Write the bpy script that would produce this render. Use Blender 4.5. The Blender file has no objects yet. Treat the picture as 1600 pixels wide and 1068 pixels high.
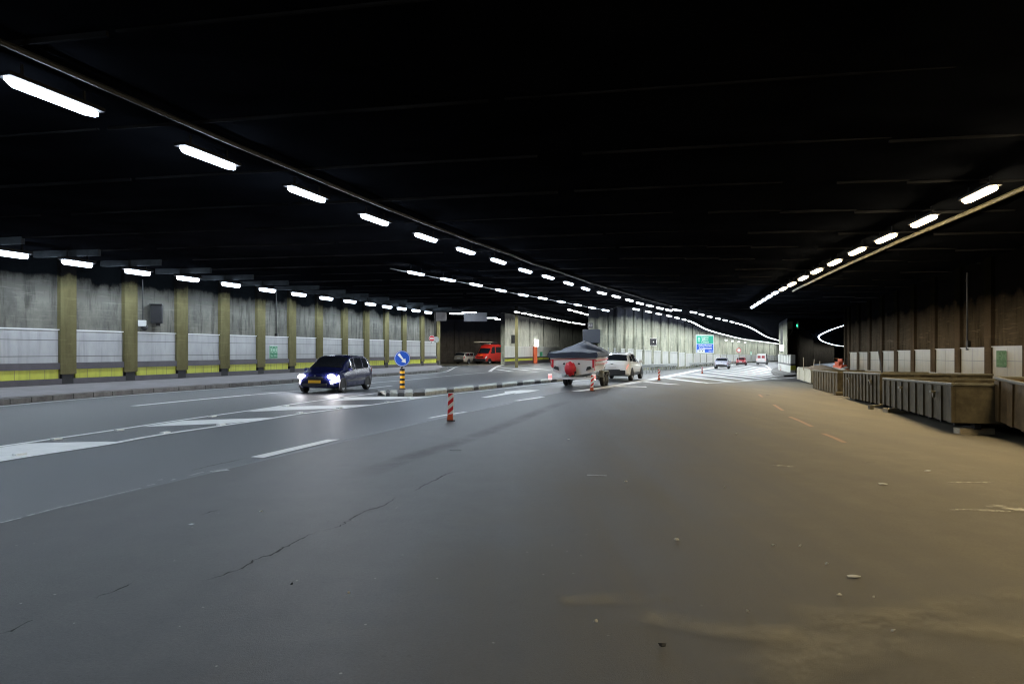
import bpy, bmesh, math, random
from mathutils import Vector, Matrix
random.seed(7)
C = bpy.context.scene.collection
S = bpy.context.scene
PI = math.pi
# ---------------------------------------------------------------- camera
F = 1067.0; CZ = 1.65; HY = 548.0
cam = bpy.data.cameras.new('camera'); co = bpy.data.objects.new('camera', cam); C.objects.link(co)
co.location = (0, 0, CZ); co.rotation_euler = (PI/2, 0, 0)
cam.sensor_width = 36; cam.lens = 36*F/1600; cam.shift_y = (HY-534)/1600
cam.clip_start = .05; cam.clip_end = 1500
S.camera = co
# ---------------------------------------------------------------- world (inside a tunnel: only the lamps light it)
w = bpy.data.worlds.new('World'); S.world = w; w.use_nodes = True
w.node_tree.nodes['Background'].inputs[0].default_value = (.5, .6, .8, 1)
w.node_tree.nodes['Background'].inputs[1].default_value = .002
S.view_settings.view_transform = 'Standard'; S.view_settings.look = 'None'
S.view_settings.exposure = 0.5; S.view_settings.gamma = 1
S.cycles.max_bounces = 6; S.cycles.diffuse_bounces = 3; S.cycles.glossy_bounces = 3
S.cycles.sample_clamp_indirect = 4; S.cycles.sample_clamp_direct = 5; S.cycles.caustics_reflective = False; S.cycles.caustics_refractive = False
S.cycles.use_denoising = True
S.cycles.pixel_filter_type = 'BLACKMAN_HARRIS'; S.cycles.filter_width = 1.15
LAMP = 68.0      # radiance of the cool lamps
LAMPW = 110.0     # warm side
# ---------------------------------------------------------------- terrain and pixel -> place
def sstep(a, b, x):
    t = max(0, min(1, (x-a)/(b-a))); return t*t*(3-2*t)
def h(X):
    if X < 5: return 0.
    if X < 8: return .042*(X-5)**2/6
    if X < 25: return .042*(X-6.5)
    return .777+.0175*(X-25)
def gz(X): return -h(X)
def P(px, py, dz=0.):
    """point seen at photo pixel px,py lying dz above the (slightly falling) road"""
    X = 0.; Y = 10.
    for i in range(60):
        Yn = (CZ-dz+h(X))*F/(py-HY); Y = Y*.4+Yn*.6 if i else Yn
        X = (px-800)/F*Y
    return Vector((X, Y, dz-h(X)))
def A(px, Y, dz=0.):
    X = (px-800)/F*Y; return Vector((X, Y, gz(X)+dz))
def zat(py, Y): return CZ+(HY-py)/F*Y
# ---------------------------------------------------------------- materials
def mat(name): 
    m = bpy.data.materials.new(name); m.use_nodes = True; return m, m.node_tree, m.node_tree.nodes['Principled BSDF']
def col(c): return (c[0], c[1], c[2], 1)
def pm(name, c, rough=.5, metal=0., var=.0, scale=3., bump=0., bscale=40., coat=0., spec=.5, c2=None, stretch=(1, 1, 1)):
    m, t, b = mat(name); N = t.nodes; L = t.links
    b.inputs['Base Color'].default_value = col(c); b.inputs['Roughness'].default_value = rough
    b.inputs['Metallic'].default_value = metal; b.inputs['Coat Weight'].default_value = coat
    b.inputs['Specular IOR Level'].default_value = spec
    if var or c2 or bump:
        tc = N.new('ShaderNodeNewGeometry'); mp = N.new('ShaderNodeMapping'); mp.inputs['Scale'].default_value = stretch
        L.new(tc.outputs['Position'], mp.inputs[0])
        n = N.new('ShaderNodeTexNoise'); n.inputs['Scale'].default_value = scale; n.inputs['Detail'].default_value = 8; n.inputs['Roughness'].default_value = .65
        L.new(mp.outputs[0], n.inputs[0])
        if var or c2:
            r = N.new('ShaderNodeValToRGB'); r.color_ramp.elements[0].position = .3; r.color_ramp.elements[1].position = .7
            lo = c2 if c2 else tuple(x*(1-var) for x in c); hi = c if c2 else tuple(min(1, x*(1+var)) for x in c)
            r.color_ramp.elements[0].color = col(lo); r.color_ramp.elements[1].color = col(hi)
            L.new(n.outputs[0], r.inputs[0]); L.new(r.outputs[0], b.inputs['Base Color'])
        if bump:
            n2 = N.new('ShaderNodeTexNoise'); n2.inputs['Scale'].default_value = bscale; n2.inputs['Detail'].default_value = 6
            L.new(mp.outputs[0], n2.inputs[0])
            bp = N.new('ShaderNodeBump'); bp.inputs['Strength'].default_value = bump; bp.inputs['Distance'].default_value = .02
            L.new(n2.outputs[0], bp.inputs['Height']); L.new(bp.outputs[0], b.inputs['Normal'])
    return m
def matte(m):
    t = m.node_tree; b = t.nodes['Principled BSDF']; d = t.nodes.new('ShaderNodeBsdfDiffuse'); out = [n for n in t.nodes if n.type == 'OUTPUT_MATERIAL'][0]
    d.inputs['Color'].default_value = b.inputs['Base Color'].default_value; d.inputs['Roughness'].default_value = .6
    for a, c in (('Base Color', 'Color'), ('Normal', 'Normal')):
        if b.inputs[a].links: t.links.new(b.inputs[a].links[0].from_socket, d.inputs[c])
    t.links.new(d.outputs[0], out.inputs['Surface']); t.nodes.remove(b); return m
def em(name, c, s):
    m, t, b = mat(name); b.inputs['Base Color'].default_value = col((.8, .8, .8)); b.inputs['Emission Color'].default_value = col(c); b.inputs['Emission Strength'].default_value = s
    b.inputs['Specular IOR Level'].default_value = 0
    return m
M = {}
def mk_ground():
    m, t, b = mat('asphalt'); N = t.nodes; L = t.links
    g = N.new('ShaderNodeNewGeometry'); sx = N.new('ShaderNodeSeparateXYZ'); L.new(g.outputs['Position'], sx.inputs[0])
    def math_(op, a, b_=None, c=None, clamp=False):
        n = N.new('ShaderNodeMath'); n.operation = op; n.use_clamp = clamp
        for i, v in enumerate((a, b_, c)):
            if v is None: continue
            if isinstance(v, (int, float)): n.inputs[i].default_value = v
            else: L.new(v, n.inputs[i])
        return n.outputs[0]
    def noise(sc, det=8, rough=.6, stretch=None, rot=0):
        mp = N.new('ShaderNodeMapping'); L.new(g.outputs['Position'], mp.inputs[0])
        if stretch: mp.inputs['Scale'].default_value = stretch
        mp.inputs['Rotation'].default_value = (0, 0, rot)
        n = N.new('ShaderNodeTexNoise'); n.inputs['Scale'].default_value = sc; n.inputs['Detail'].default_value = det; n.inputs['Roughness'].default_value = rough
        L.new(mp.outputs[0], n.inputs[0]); return n.outputs[0]
    X, Y = sx.outputs[0], sx.outputs[1]
    # wheel-track direction (about 17 deg from Y)
    trk = noise(1.0, 5, .6, (1.6, .07, 1), math.radians(17))
    fine = noise(60, 4, .7); mid = noise(2.2, 8, .7); big = noise(.35, 5, .6); grit = noise(220, 2, .6)
    # dust zone to the right
    nx = math_('ADD', X, math_('MULTIPLY', math_('SUBTRACT', big, .5), 5.0))
    nx = math_('ADD', nx, math_('MULTIPLY', math_('SUBTRACT', trk, .5), 2.5))
    lim = math_('MULTIPLY', Y, .225)
    dust = math_('DIVIDE', math_('SUBTRACT', nx, math_('SUBTRACT', lim, 2.2)), 4.8, clamp=True)
    far = math_('SUBTRACT', 1.0, math_('DIVIDE', math_('SUBTRACT', Y, 46.), 6., clamp=True), clamp=True)
    bayd = math_('MULTIPLY', math_('DIVIDE', math_('SUBTRACT', math_('SUBTRACT', Y, math_('MULTIPLY', X, .55)), 79.), 3., clamp=True), math_('LESS_THAN', X, 2.))
    dust = math_('MAXIMUM', math_('MULTIPLY', dust, far), math_('MULTIPLY', bayd, .8))
    # newer, smoother surfacing of the running lane (left of the long seam)
    seam = math_('ADD', math_('MULTIPLY', Y, .315), -6.96)
    q = math_('MAXIMUM', math_('SUBTRACT', Y, 18.), 0.); seam = math_('ADD', seam, math_('MULTIPLY', math_('MULTIPLY', q, q), .0045))
    lane = math_('DIVIDE', math_('SUBTRACT', seam, X), .05, clamp=True)
    def mix(f, a, b_, blend='MIX'):
        n = N.new('ShaderNodeMix'); n.data_type = 'RGBA'; n.blend_type = blend
        if isinstance(f, (int, float)): n.inputs[0].default_value = f
        else: L.new(f, n.inputs[0])
        for i, v in ((6, a), (7, b_)):
            if isinstance(v, tuple): n.inputs[i].default_value = col(v)
            else: L.new(v, n.inputs[i])
        return n.outputs[2]
    def ramp(f, p0, p1):
        r = N.new('ShaderNodeMapRange'); r.inputs[1].default_value = p0; r.inputs[2].default_value = p1; L.new(f, r.inputs[0]); return r.outputs[0]
    old = mix(ramp(mid, .3, .7), (.022, .023, .024), (.044, .044, .042))
    new = mix(ramp(trk, .35, .65), (.038, .044, .055), (.054, .062, .076))
    a = mix(lane, old, new)
    a = mix(math_('MULTIPLY', ramp(grit, .55, .75), .35), a, (.11, .11, .105))
    agg = noise(48, 3, .8); agg2 = noise(130, 2, .8)
    a = mix(ramp(agg, .40, .60), mix(1., a, (.55, .55, .55), 'MULTIPLY'), mix(1., a, (1.2, 1.2, 1.2), 'MULTIPLY'))
    a = mix(math_('MULTIPLY', ramp(agg2, .62, .7), .5), a, (.15, .15, .14))
    tan = mix(ramp(trk, .35, .65), (.138, .115, .070), (.185, .156, .098))
    tan = mix(ramp(mid, .35, .7), tan, (.135, .112, .062))
    vo = N.new('ShaderNodeTexVoronoi'); vo.inputs['Scale'].default_value = 9; L.new(g.outputs['Position'], vo.inputs[0])
    vs = N.new('ShaderNodeSeparateColor'); L.new(vo.outputs['Color'], vs.inputs[0])
    pit = math_('MULTIPLY', math_('LESS_THAN', vo.outputs['Distance'], .13), math_('GREATER_THAN', vs.outputs[0], .72))
    chip = math_('MULTIPLY', math_('LESS_THAN', vo.outputs['Distance'], .08), math_('LESS_THAN', vs.outputs[0], .12))
    a = mix(math_('MULTIPLY', pit, .6), a, (.012, .012, .012)); a = mix(math_('MULTIPLY', chip, .8), a, (.22, .21, .19))
    c = mix(math_('MULTIPLY', dust, .92), a, tan)
    c = mix(math_('MULTIPLY', ramp(agg, .45, .62), .45), c, mix(1., c, (.55, .55, .55), 'MULTIPLY'))
    c = mix(math_('MULTIPLY', ramp(big, .42, .75), .25), c, (.045, .044, .043))
    L.new(c, b.inputs['Base Color'])
    r = math_('ADD', math_('MULTIPLY', lane, -.17), math_('ADD', .54, math_('MULTIPLY', math_('SUBTRACT', trk, .5), .07)))
    r = math_('ADD', r, math_('MULTIPLY', dust, .25)); L.new(r, b.inputs['Roughness'])
    b.inputs['Specular IOR Level'].default_value = .42
    bp = N.new('ShaderNodeBump'); bp.inputs['Strength'].default_value = .55; bp.inputs['Distance'].default_value = .006
    hsum = math_('ADD', math_('MULTIPLY', fine, .8), grit); L.new(hsum, bp.inputs['Height']); L.new(bp.outputs[0], b.inputs['Normal'])
    return m
M['ground'] = mk_ground()
def mk_wall(name, lo, hi, soot_shade, ztop, zbot, streak=.6, brds=.2):
    """shuttered concrete with board marks, run stains and a sooty top with the unlit shade painted in"""
    m, t, b = mat(name); N = t.nodes; L = t.links
    g = N.new('ShaderNodeNewGeometry')
    def noise(sc, st, det=8, rough=.65):
        mp = N.new('ShaderNodeMapping'); L.new(g.outputs['Position'], mp.inputs[0]); mp.inputs['Scale'].default_value = st
        n = N.new('ShaderNodeTexNoise'); n.inputs['Scale'].default_value = sc; n.inputs['Detail'].default_value = det; n.inputs['Roughness'].default_value = rough
        L.new(mp.outputs[0], n.inputs[0]); return n.outputs[0]
    def mr(f, a, c, d=0., e=1.):
        r = N.new('ShaderNodeMapRange'); r.inputs[1].default_value = a; r.inputs[2].default_value = c; r.inputs[3].default_value = d; r.inputs[4].default_value = e; L.new(f, r.inputs[0]); return r.outputs[0]
    def mix(f, a, c):
        n = N.new('ShaderNodeMix'); n.data_type = 'RGBA'; L.new(f, n.inputs[0])
        for i, v in ((6, a), (7, c)):
            if isinstance(v, tuple): n.inputs[i].default_value = col(v)
            else: L.new(v, n.inputs[i])
        return n.outputs[2]
    def ma(op, a, c):
        n = N.new('ShaderNodeMath'); n.operation = op
        for i, v in enumerate((a, c)):
            if isinstance(v, (int, float)): n.inputs[i].default_value = v
            else: L.new(v, n.inputs[i])
        return n.outputs[0]
    patch = noise(.9, (1, 1, .6)); run = noise(2.6, (1, 1, .12)); brd = noise(3.2, (.25, .25, 3.0), 4)
    c = mix(mr(patch, .35, .65), lo, hi)
    c = mix(ma('MULTIPLY', mr(run, .5, .62), streak), c, tuple(x*.35 for x in lo))
    c = mix(ma('MULTIPLY', mr(brd, .56, .68), brds), c, tuple(min(1, x*1.7) for x in hi))
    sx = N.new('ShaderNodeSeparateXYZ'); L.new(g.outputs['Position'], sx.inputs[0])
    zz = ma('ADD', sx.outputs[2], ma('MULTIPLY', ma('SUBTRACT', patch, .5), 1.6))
    c = mix(mr(zz, zbot, ztop), c, soot_shade)  # sooty fade to black, also paints in the shade towards the wall top
    L.new(c, b.inputs['Base Color']); b.inputs['Roughness'].default_value = .8
    bp = N.new('ShaderNodeBump'); bp.inputs['Strength'].default_value = .4; bp.inputs['Distance'].default_value = .03
    L.new(brd, bp.inputs['Height']); L.new(bp.outputs[0], b.inputs['Normal'])
    return matte(m)
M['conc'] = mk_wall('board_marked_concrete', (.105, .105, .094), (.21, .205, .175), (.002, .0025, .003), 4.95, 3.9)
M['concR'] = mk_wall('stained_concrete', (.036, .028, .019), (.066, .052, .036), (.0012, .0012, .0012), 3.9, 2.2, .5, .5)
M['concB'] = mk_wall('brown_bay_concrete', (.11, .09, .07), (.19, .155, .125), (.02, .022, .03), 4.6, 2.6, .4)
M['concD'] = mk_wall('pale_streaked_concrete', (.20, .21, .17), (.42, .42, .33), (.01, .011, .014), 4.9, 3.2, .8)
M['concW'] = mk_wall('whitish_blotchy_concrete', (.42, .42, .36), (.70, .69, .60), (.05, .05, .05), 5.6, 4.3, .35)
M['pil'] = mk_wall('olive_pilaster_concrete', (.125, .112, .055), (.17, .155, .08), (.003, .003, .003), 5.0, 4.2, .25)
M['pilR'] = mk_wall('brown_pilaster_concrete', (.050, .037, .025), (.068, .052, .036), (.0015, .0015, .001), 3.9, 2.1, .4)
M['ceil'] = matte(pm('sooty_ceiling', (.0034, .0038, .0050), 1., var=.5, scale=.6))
M['rib'] = matte(pm('grey_joint', (.022, .022, .024), .9, c2=(.003, .003, .003), scale=.5))
M['beam'] = matte(pm('beam_concrete', (.035, .04, .045), .9, var=.4, scale=1.5))
def mk_tile(name, c, grime, sc=(1, 1, 1)):
    m = pm(name, c, .32, var=0, scale=1.3, c2=tuple(x*g for x, g in zip(c, grime)), stretch=(1, 1, .5)); t = m.node_tree; N = t.nodes; L = t.links; b = N['Principled BSDF']
    g = N.new('ShaderNodeNewGeometry'); mp = N.new('ShaderNodeMapping'); mp.inputs['Scale'].default_value = (1, 1, .08); L.new(g.outputs['Position'], mp.inputs[0])
    n = N.new('ShaderNodeTexNoise'); n.inputs['Scale'].default_value = 5.; n.inputs['Detail'].default_value = 7; L.new(mp.outputs[0], n.inputs[0])
    mr = N.new('ShaderNodeMapRange'); mr.inputs[1].default_value = .52; mr.inputs[2].default_value = .72; mr.inputs[4].default_value = .55; L.new(n.outputs[0], mr.inputs[0])
    mx = N.new('ShaderNodeMix'); mx.data_type = 'RGBA'; L.new(mr.outputs[0], mx.inputs[0]); L.new(b.inputs['Base Color'].links[0].from_socket, mx.inputs[6]); mx.inputs[7].default_value = col(tuple(x*.5 for x in c))
    L.new(mx.outputs[2], b.inputs['Base Color']); return m
M['panel'] = mk_tile('white_enamel_panel', (.38, .385, .39), (.72, .73, .75))
M['panelR'] = mk_tile('dusty_enamel_panel', (.17, .142, .086), (.6, .58, .55))
M['panelD'] = mk_tile('clean_enamel_panel', (.62, .63, .6), (.8, .8, .8))
M['yel'] = mk_tile('yellow_green_panel', (.50, .54, .07), (.75, .7, .6))
M['dark'] = pm('dark_band', (.055, .05, .06), .4, var=.25, scale=2)
M['black'] = pm('black_matte', (.008, .008, .01), .7)
M['seam'] = pm('panel_seam', (.08, .08, .08), .6)
M['walk'] = pm('walkway_concrete', (.20, .185, .19), .7, var=.25, scale=1.5, bump=.3)
M['kerb'] = pm('kerb_stone', (.17, .17, .165), .75, c2=(.05, .05, .05), scale=2.5, bump=.4)
M['kerbw'] = pm('kerb_white_paint', (.45, .46, .40), .6, c2=(.22, .22, .2), scale=5)
M['kerbk'] = pm('kerb_black_paint', (.05, .05, .05), .6, var=.4, scale=5)
M['paint'] = pm('road_paint', (.92, .93, .92), .55, c2=(.76, .78, .78), scale=3)
M['paintworn'] = pm('worn_road_paint', (.50, .51, .51), .6, c2=(.10, .10, .10), scale=14)
M['orange_paint'] = pm('orange_road_paint', (.34, .15, .065), .7, c2=(.17, .125, .07), scale=7)
M['crack'] = pm('crack', (.006, .006, .006), .9)
M['house'] = pm('lamp_housing', (.012, .012, .013), .8, spec=.1)
M['tube'] = em('cool_tube', (.72, .85, 1.0), LAMP)
M['tubel'] = em('left_tube', (.72, .85, 1.0), LAMP*.75)
M['tubef'] = em('bright_cool_tube', (.88, .95, 1.0), LAMP*2.2)
M['tubes'] = em('bright_white_tube', (.95, .98, .95), LAMP*2.0)
M['tubew'] = em('warm_tube', (1.0, .81, .50), LAMPW)
M['cond'] = pm('conduit', (.007, .007, .006), .6, var=.4, scale=2)
M['condy'] = pm('yellowish_conduit', (.10, .08, .035), .6, var=.4, scale=2)
M['steel'] = pm('galvanised_steel', (.34, .36, .35), .45, metal=.5, var=.3, scale=5)
M['rubber'] = pm('tyre', (.012, .012, .012), .75)
M['rim'] = pm('alloy', (.55, .56, .58), .3, metal=.15)
M['glass'] = pm('car_glass', (.012, .014, .018), .06, coat=.6)
M['chrome'] = pm('chrome', (.7, .7, .72), .15, metal=1)
M['plast'] = pm('black_plastic', (.02, .02, .022), .5)
M['blue_car'] = pm('blue_paint', (.007, .009, .042), .2, spec=.10)
M['white_car'] = pm('white_paint', (.84, .84, .84), .25, coat=1.)
M['silver_car'] = pm('silver_paint', (.45, .46, .55), .28, metal=.5, coat=1.)
M['grey_car'] = pm('champagne_paint', (.48, .43, .36), .28, metal=.5, coat=1.)
M['red_car'] = pm('red_paint', (.55, .025, .015), .28, coat=1.)
M['dred_car'] = pm('dark_red_paint', (.30, .02, .03), .28, coat=1.)
M['yplate'] = pm('yellow_plate', (.75, .42, .03), .4)
M['wplate'] = pm('white_plate', (.7, .7, .7), .4)
M['tail'] = em('tail_lamp', (1, .03, .02), .7)
M['tailoff'] = pm('red_lens', (.45, .02, .03), .2)
M['head'] = em('headlamp', (1., .95, .97), 300)
M['headoff'] = pm('clear_lens', (.6, .62, .62), .12)
M['signblue'] = pm('sign_blue', (.01, .085, .50), .4)
M['signgreen'] = pm('sign_green', (.01, .33, .22), .4)
M['greenlit'] = pm('safety_green', (.02, .17, .08), .4, var=.3, scale=6)
M['dustgreen'] = pm('dusty_green', (.045, .11, .055), .7, var=.3, scale=8)
M['dustgreen2'] = pm('dusty_light_green', (.075, .15, .085), .7)
M['palegreen'] = pm('pale_green', (.35, .55, .42), .4)
M['white'] = pm('white_retroreflective', (.82, .84, .84), .4)
M['red'] = pm('sign_red', (.55, .02, .03), .4)
M['orange'] = pm('orange_paint', (.55, .10, .035), .45)
M['yellow'] = pm('signal_yellow', (.85, .42, .01), .45)
M['navy'] = pm('navy_tarpaulin', (.014, .020, .042), .6, var=.35, scale=3, bump=.6, bscale=6)
M['hull'] = pm('gel_coat', (.74, .73, .72), .15, coat=1., var=.05, scale=2)
M['skip'] = pm('skip_steel', (.105, .086, .050), .7, c2=(.034, .027, .016), scale=2.6, spec=.12, bump=.25, bscale=10)
M['skipr'] = pm('skip_rusty_steel', (.15, .10, .045), .7, c2=(.06, .04, .02), scale=2.5, spec=.12, bump=.25, bscale=10)
M['rimst'] = pm('skip_rim', (.10, .09, .06), .55, spec=.3, var=.4, scale=6)
M['beige'] = pm('beige_skip_paint', (.42, .38, .28), .5, var=.2, scale=6)
M['sand'] = pm('sand_heap', (.20, .145, .09), .95, var=.3, scale=5, bump=.8, bscale=12)
M['wood'] = pm('timber', (.36, .30, .20), .7, var=.3, scale=8, stretch=(1, 1, 4))
M['paper'] = pm('paper', (.6, .58, .52), .8)
M['lit'] = em('lit_panel', (.95, 1., 1.), 8)
M['litdot'] = em('lit_dot', (1, 1, .95), 1.0)
M['green_em'] = em('green_signal', (.05, 1, .45), 5)
M['orange_em'] = em('orange_beacon', (1, .45, .08), 6)
M['vms'] = pm('dark_blue_board', (.008, .012, .022), .6)
def mk_film(name, c, dens, scale, lo=.45, hi=.7):
    m, t, b = mat(name); N = t.nodes; L = t.links
    b.inputs['Base Color'].default_value = col(c); b.inputs['Roughness'].default_value = .85
    g = N.new('ShaderNodeNewGeometry'); n = N.new('ShaderNodeTexNoise'); n.inputs['Scale'].default_value = scale; n.inputs['Detail'].default_value = 9; n.inputs['Roughness'].default_value = .7
    L.new(g.outputs['Position'], n.inputs[0])
    uv = N.new('ShaderNodeUVMap'); s = N.new('ShaderNodeSeparateXYZ'); L.new(uv.outputs[0], s.inputs[0])
    def ma(op, a, c=None):
        q = N.new('ShaderNodeMath'); q.operation = op; q.use_clamp = False
        for i, v in enumerate((a, c)):
            if v is None: continue
            if isinstance(v, (int, float)): q.inputs[i].default_value = v
            else: L.new(v, q.inputs[i])
        return q.outputs[0]
    def bump(x): return ma('MULTIPLY', ma('MULTIPLY', x, ma('SUBTRACT', 1., x)), 4.)
    r = N.new('ShaderNodeMapRange'); r.inputs[1].default_value = lo; r.inputs[2].default_value = hi; L.new(n.outputs[0], r.inputs[0])
    a = ma('MULTIPLY', ma('MULTIPLY', bump(s.outputs[1]), ma('MINIMUM', ma('MULTIPLY', bump(s.outputs[0]), 2.), 1.)), ma('MULTIPLY', r.outputs[0], dens))
    L.new(a, b.inputs['Alpha']); return m
M['dust'] = mk_film('pale_dust', (.36, .31, .20), .75, 1.4, .36, .75)
M['scuff'] = mk_film('pale_scuff', (.50, .46, .34), .9, 7, .42, .6)
M['stain'] = mk_film('dark_stain', (.02, .02, .02), .28, .9, .3, .6)
# ---------------------------------------------------------------- mesh helpers
def obj(name, bm, m, parent=None, smooth=False, mats=None, label=None):
    me = bpy.data.meshes.new(name); bmesh.ops.recalc_face_normals(bm, faces=bm.faces); bm.to_mesh(me); bm.free()
    for x in (mats or [m]): me.materials.append(M[x] if isinstance(x, str) else x)
    if smooth:
        for p in me.polygons: p.use_smooth = True
        try: me.set_sharp_from_angle(angle=math.radians(smooth if smooth is not True else 40))
        except Exception: pass
    o = bpy.data.objects.new(name, me); C.objects.link(o)
    if parent: o.parent = parent
    if label: o['label'] = label
    return o
def NB(): return bmesh.new()
def tag(o, label, cat, group=None):
    o['label'] = label; o['category'] = cat
    if group: o['group'] = group
    return o
def thing(name, label, cat, loc=(0, 0, 0), rz=0, group=None):
    o = bpy.data.objects.new(name, None); C.objects.link(o); o.location = loc; o.rotation_euler = (0, 0, rz)
    o.empty_display_size = .2
    return tag(o, label, cat, group)
def struct(name, bm, m, smooth=False):
    o = obj(name, bm, m, smooth=smooth); o['kind'] = 'structure'; return o
def box(bm, c, d, rot=None, mi=0, bev=0.):
    """box centre c, size d, optional 3x3/4x4 rot"""
    r = bmesh.ops.create_cube(bm, size=1)
    mt = Matrix.Translation(Vector(c)) @ ((rot.to_4x4() if rot is not None else Matrix.Identity(4))) @ Matrix.Diagonal((d[0], d[1], d[2], 1))
    bmesh.ops.transform(bm, matrix=mt, verts=r['verts'])
    fs = set(f for v in r['verts'] for f in v.link_faces)
    for f in fs: f.material_index = mi
    if bev:
        es = list(set(e for f in fs for e in f.edges)); bmesh.ops.bevel(bm, geom=es, offset=bev, segments=2, affect='EDGES', profile=.7)
    return r
def rz(a): return Matrix.Rotation(a, 3, 'Z')
def cyl(bm, a, b_, r, r2=None, n=12, mi=0, caps=True):
    a = Vector(a); b_ = Vector(b_); d = b_-a
    q = d.to_track_quat('Z', 'Y').to_matrix().to_4x4()
    g = bmesh.ops.create_cone(bm, cap_ends=caps, segments=n, radius1=r, radius2=r if r2 is None else r2, depth=d.length)
    bmesh.ops.transform(bm, matrix=Matrix.Translation((a+b_)/2) @ q, verts=g['verts'])
    for v in g['verts']:
        for f in v.link_faces: f.material_index = mi
def poly(bm, pts, mi=0):
    f = bm.faces.new([bm.verts.new(p) for p in pts]); f.material_index = mi; return f
def prism(bm, pts, d, mi=0):
    """pts: 3D outline, extruded by vector d"""
    d = Vector(d); a = [bm.verts.new(p) for p in pts]; b_ = [bm.verts.new(Vector(p)+d) for p in pts]
    n = len(a); fs = [bm.faces.new(a), bm.faces.new(b_[::-1])]
    for i in range(n): fs.append(bm.faces.new((a[i], b_[i], b_[(i+1) % n], a[(i+1) % n])))
    for f in fs: f.material_index = mi
def tube(bm, pts, r, n=6, mi=0):
    rings = []
    pts = [Vector(p) for p in pts]
    for i, p in enumerate(pts):
        d = (pts[min(i+1, len(pts)-1)]-pts[max(i-1, 0)]).normalized(); q = d.to_track_quat('Z', 'Y').to_matrix()
        rings.append([bm.verts.new(p+q @ Vector((r*math.cos(2*PI*k/n), r*math.sin(2*PI*k/n), 0))) for k in range(n)])
    for i in range(len(rings)-1):
        for k in range(n):
            f = bm.faces.new((rings[i][k], rings[i][(k+1) % n], rings[i+1][(k+1) % n], rings[i+1][k])); f.material_index = mi
    bm.faces.new(rings[0][::-1]); bm.faces.new(rings[-1])
def resample(pts, step, z=True):
    pts = [Vector(p) for p in pts]; out = []; acc = 0.; nxt = 0.
    for a, b_ in zip(pts, pts[1:]):
        l = (b_-a).length
        while nxt <= acc+l+1e-9:
            t = (nxt-acc)/l; out.append(a.lerp(b_, t)); nxt += step
        acc += l
    return out
def smoothpath(pts, n=6):
    pts = [Vector(p) for p in pts]; out = []
    for i in range(len(pts)-1):
        p0 = pts[max(i-1, 0)]; p1 = pts[i]; p2 = pts[i+1]; p3 = pts[min(i+2, len(pts)-1)]
        for k in range(n):
            t = k/n
            out.append(.5*((2*p1)+(p2-p0)*t+(2*p0-5*p1+4*p2-p3)*t*t+(3*p1-p0-3*p2+p3)*t**3))
    out.append(pts[-1]); return out
def text_bm(bm, s, size, M4, mi=0, depth=.0, sx=1.):
    cu = bpy.data.curves.new('t', 'FONT'); cu.body = s; cu.size = size; cu.align_x = 'CENTER'; cu.align_y = 'CENTER'; cu.offset = size*.02
    o = bpy.data.objects.new('t', cu); C.objects.link(o)
    dg = bpy.context.evaluated_depsgraph_get(); me = bpy.data.meshes.new_from_object(o.evaluated_get(dg))
    me.transform(M4 @ Matrix.Diagonal((sx, 1, 1, 1)))
    k = len(bm.faces); bm.from_mesh(me); bm.faces.ensure_lookup_table()
    for f in bm.faces[k:]: f.material_index = mi
    bpy.data.objects.remove(o); bpy.data.curves.remove(cu); bpy.data.meshes.remove(me)
def dup(root, loc=None, rot=None, label=None, group=None):
    r = root.copy(); C.objects.link(r)
    if loc is not None: r.location = loc
    if rot is not None: r.rotation_euler = rot
    if label: r['label'] = label
    if group: r['group'] = group
    for ch in list(root.children):
        c = ch.copy(); C.objects.link(c); c.parent = r
        for g in list(ch.children):
            d = g.copy(); C.objects.link(d); d.parent = c
    return r
# ================================================================ SETTING: ground
bm = NB()
xs = [-60, -30, -15, 0]+[5+.75*i for i in range(4)]+[8, 25, 60, 120, 220]
ys = [-30, 0, 20, 40, 60, 80, 120, 180, 260, 400]
gv = [[bm.verts.new((x, y, gz(x))) for x in xs] for y in ys]
for j in range(len(ys)-1):
    for i in range(len(xs)-1): bm.faces.new((gv[j][i], gv[j][i+1], gv[j+1][i+1], gv[j+1][i]))
struct('ground', bm, 'ground')
# ceiling
bm = NB()
def sheet(bm, xs, ys, zf):
    v = [[bm.verts.new((x, y, zf(x, y))) for x in xs] for y in ys]
    for j in range(len(ys)-1):
        for i in range(len(xs)-1): bm.faces.new((v[j][i], v[j][i+1], v[j+1][i+1], v[j+1][i]))
cxs = [-60, 0, 5, 8, 25, 60, 120, 220]
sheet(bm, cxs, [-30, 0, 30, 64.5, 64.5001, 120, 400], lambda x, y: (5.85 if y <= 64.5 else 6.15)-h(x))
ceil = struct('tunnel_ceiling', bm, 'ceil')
# transverse joints across the ceiling: thin drip strips, broken into uneven lengths
bm = NB(); dx, dy = .958, -.19; 
nrm = math.hypot(dx, dy); dx /= nrm; dy /= nrm
for k in range(22):
    y0 = 4.5+3.42*k
    s0 = -34
    while s0 < 26:
        ln = random.uniform(4, 12); s1 = s0+ln
        cx = (s0+s1)/2; X = cx*dx; Y = y0+cx*dy
        if Y > 0 and Y < 64 and not (X > 26):
            ang = math.atan2(dy, dx)
            hh = random.choice((.03, .05, .07))
            z = 5.848-h(X)-hh/2
            if X < 4: box(bm, (X, Y, z), (ln, .05, hh), rz(ang))
            else:
                n = 4
                for q in range(n):
                    sc = s0+(q+.5)*ln/n; box(bm, (sc*dx, y0+sc*dy, 5.848-h(sc*dx)-hh/2), (ln/n+.05, .05, hh), rz(ang))
        s0 = s1+random.uniform(.05, 1.5)
j = struct('ceiling_joints', bm, 'rib')
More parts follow.
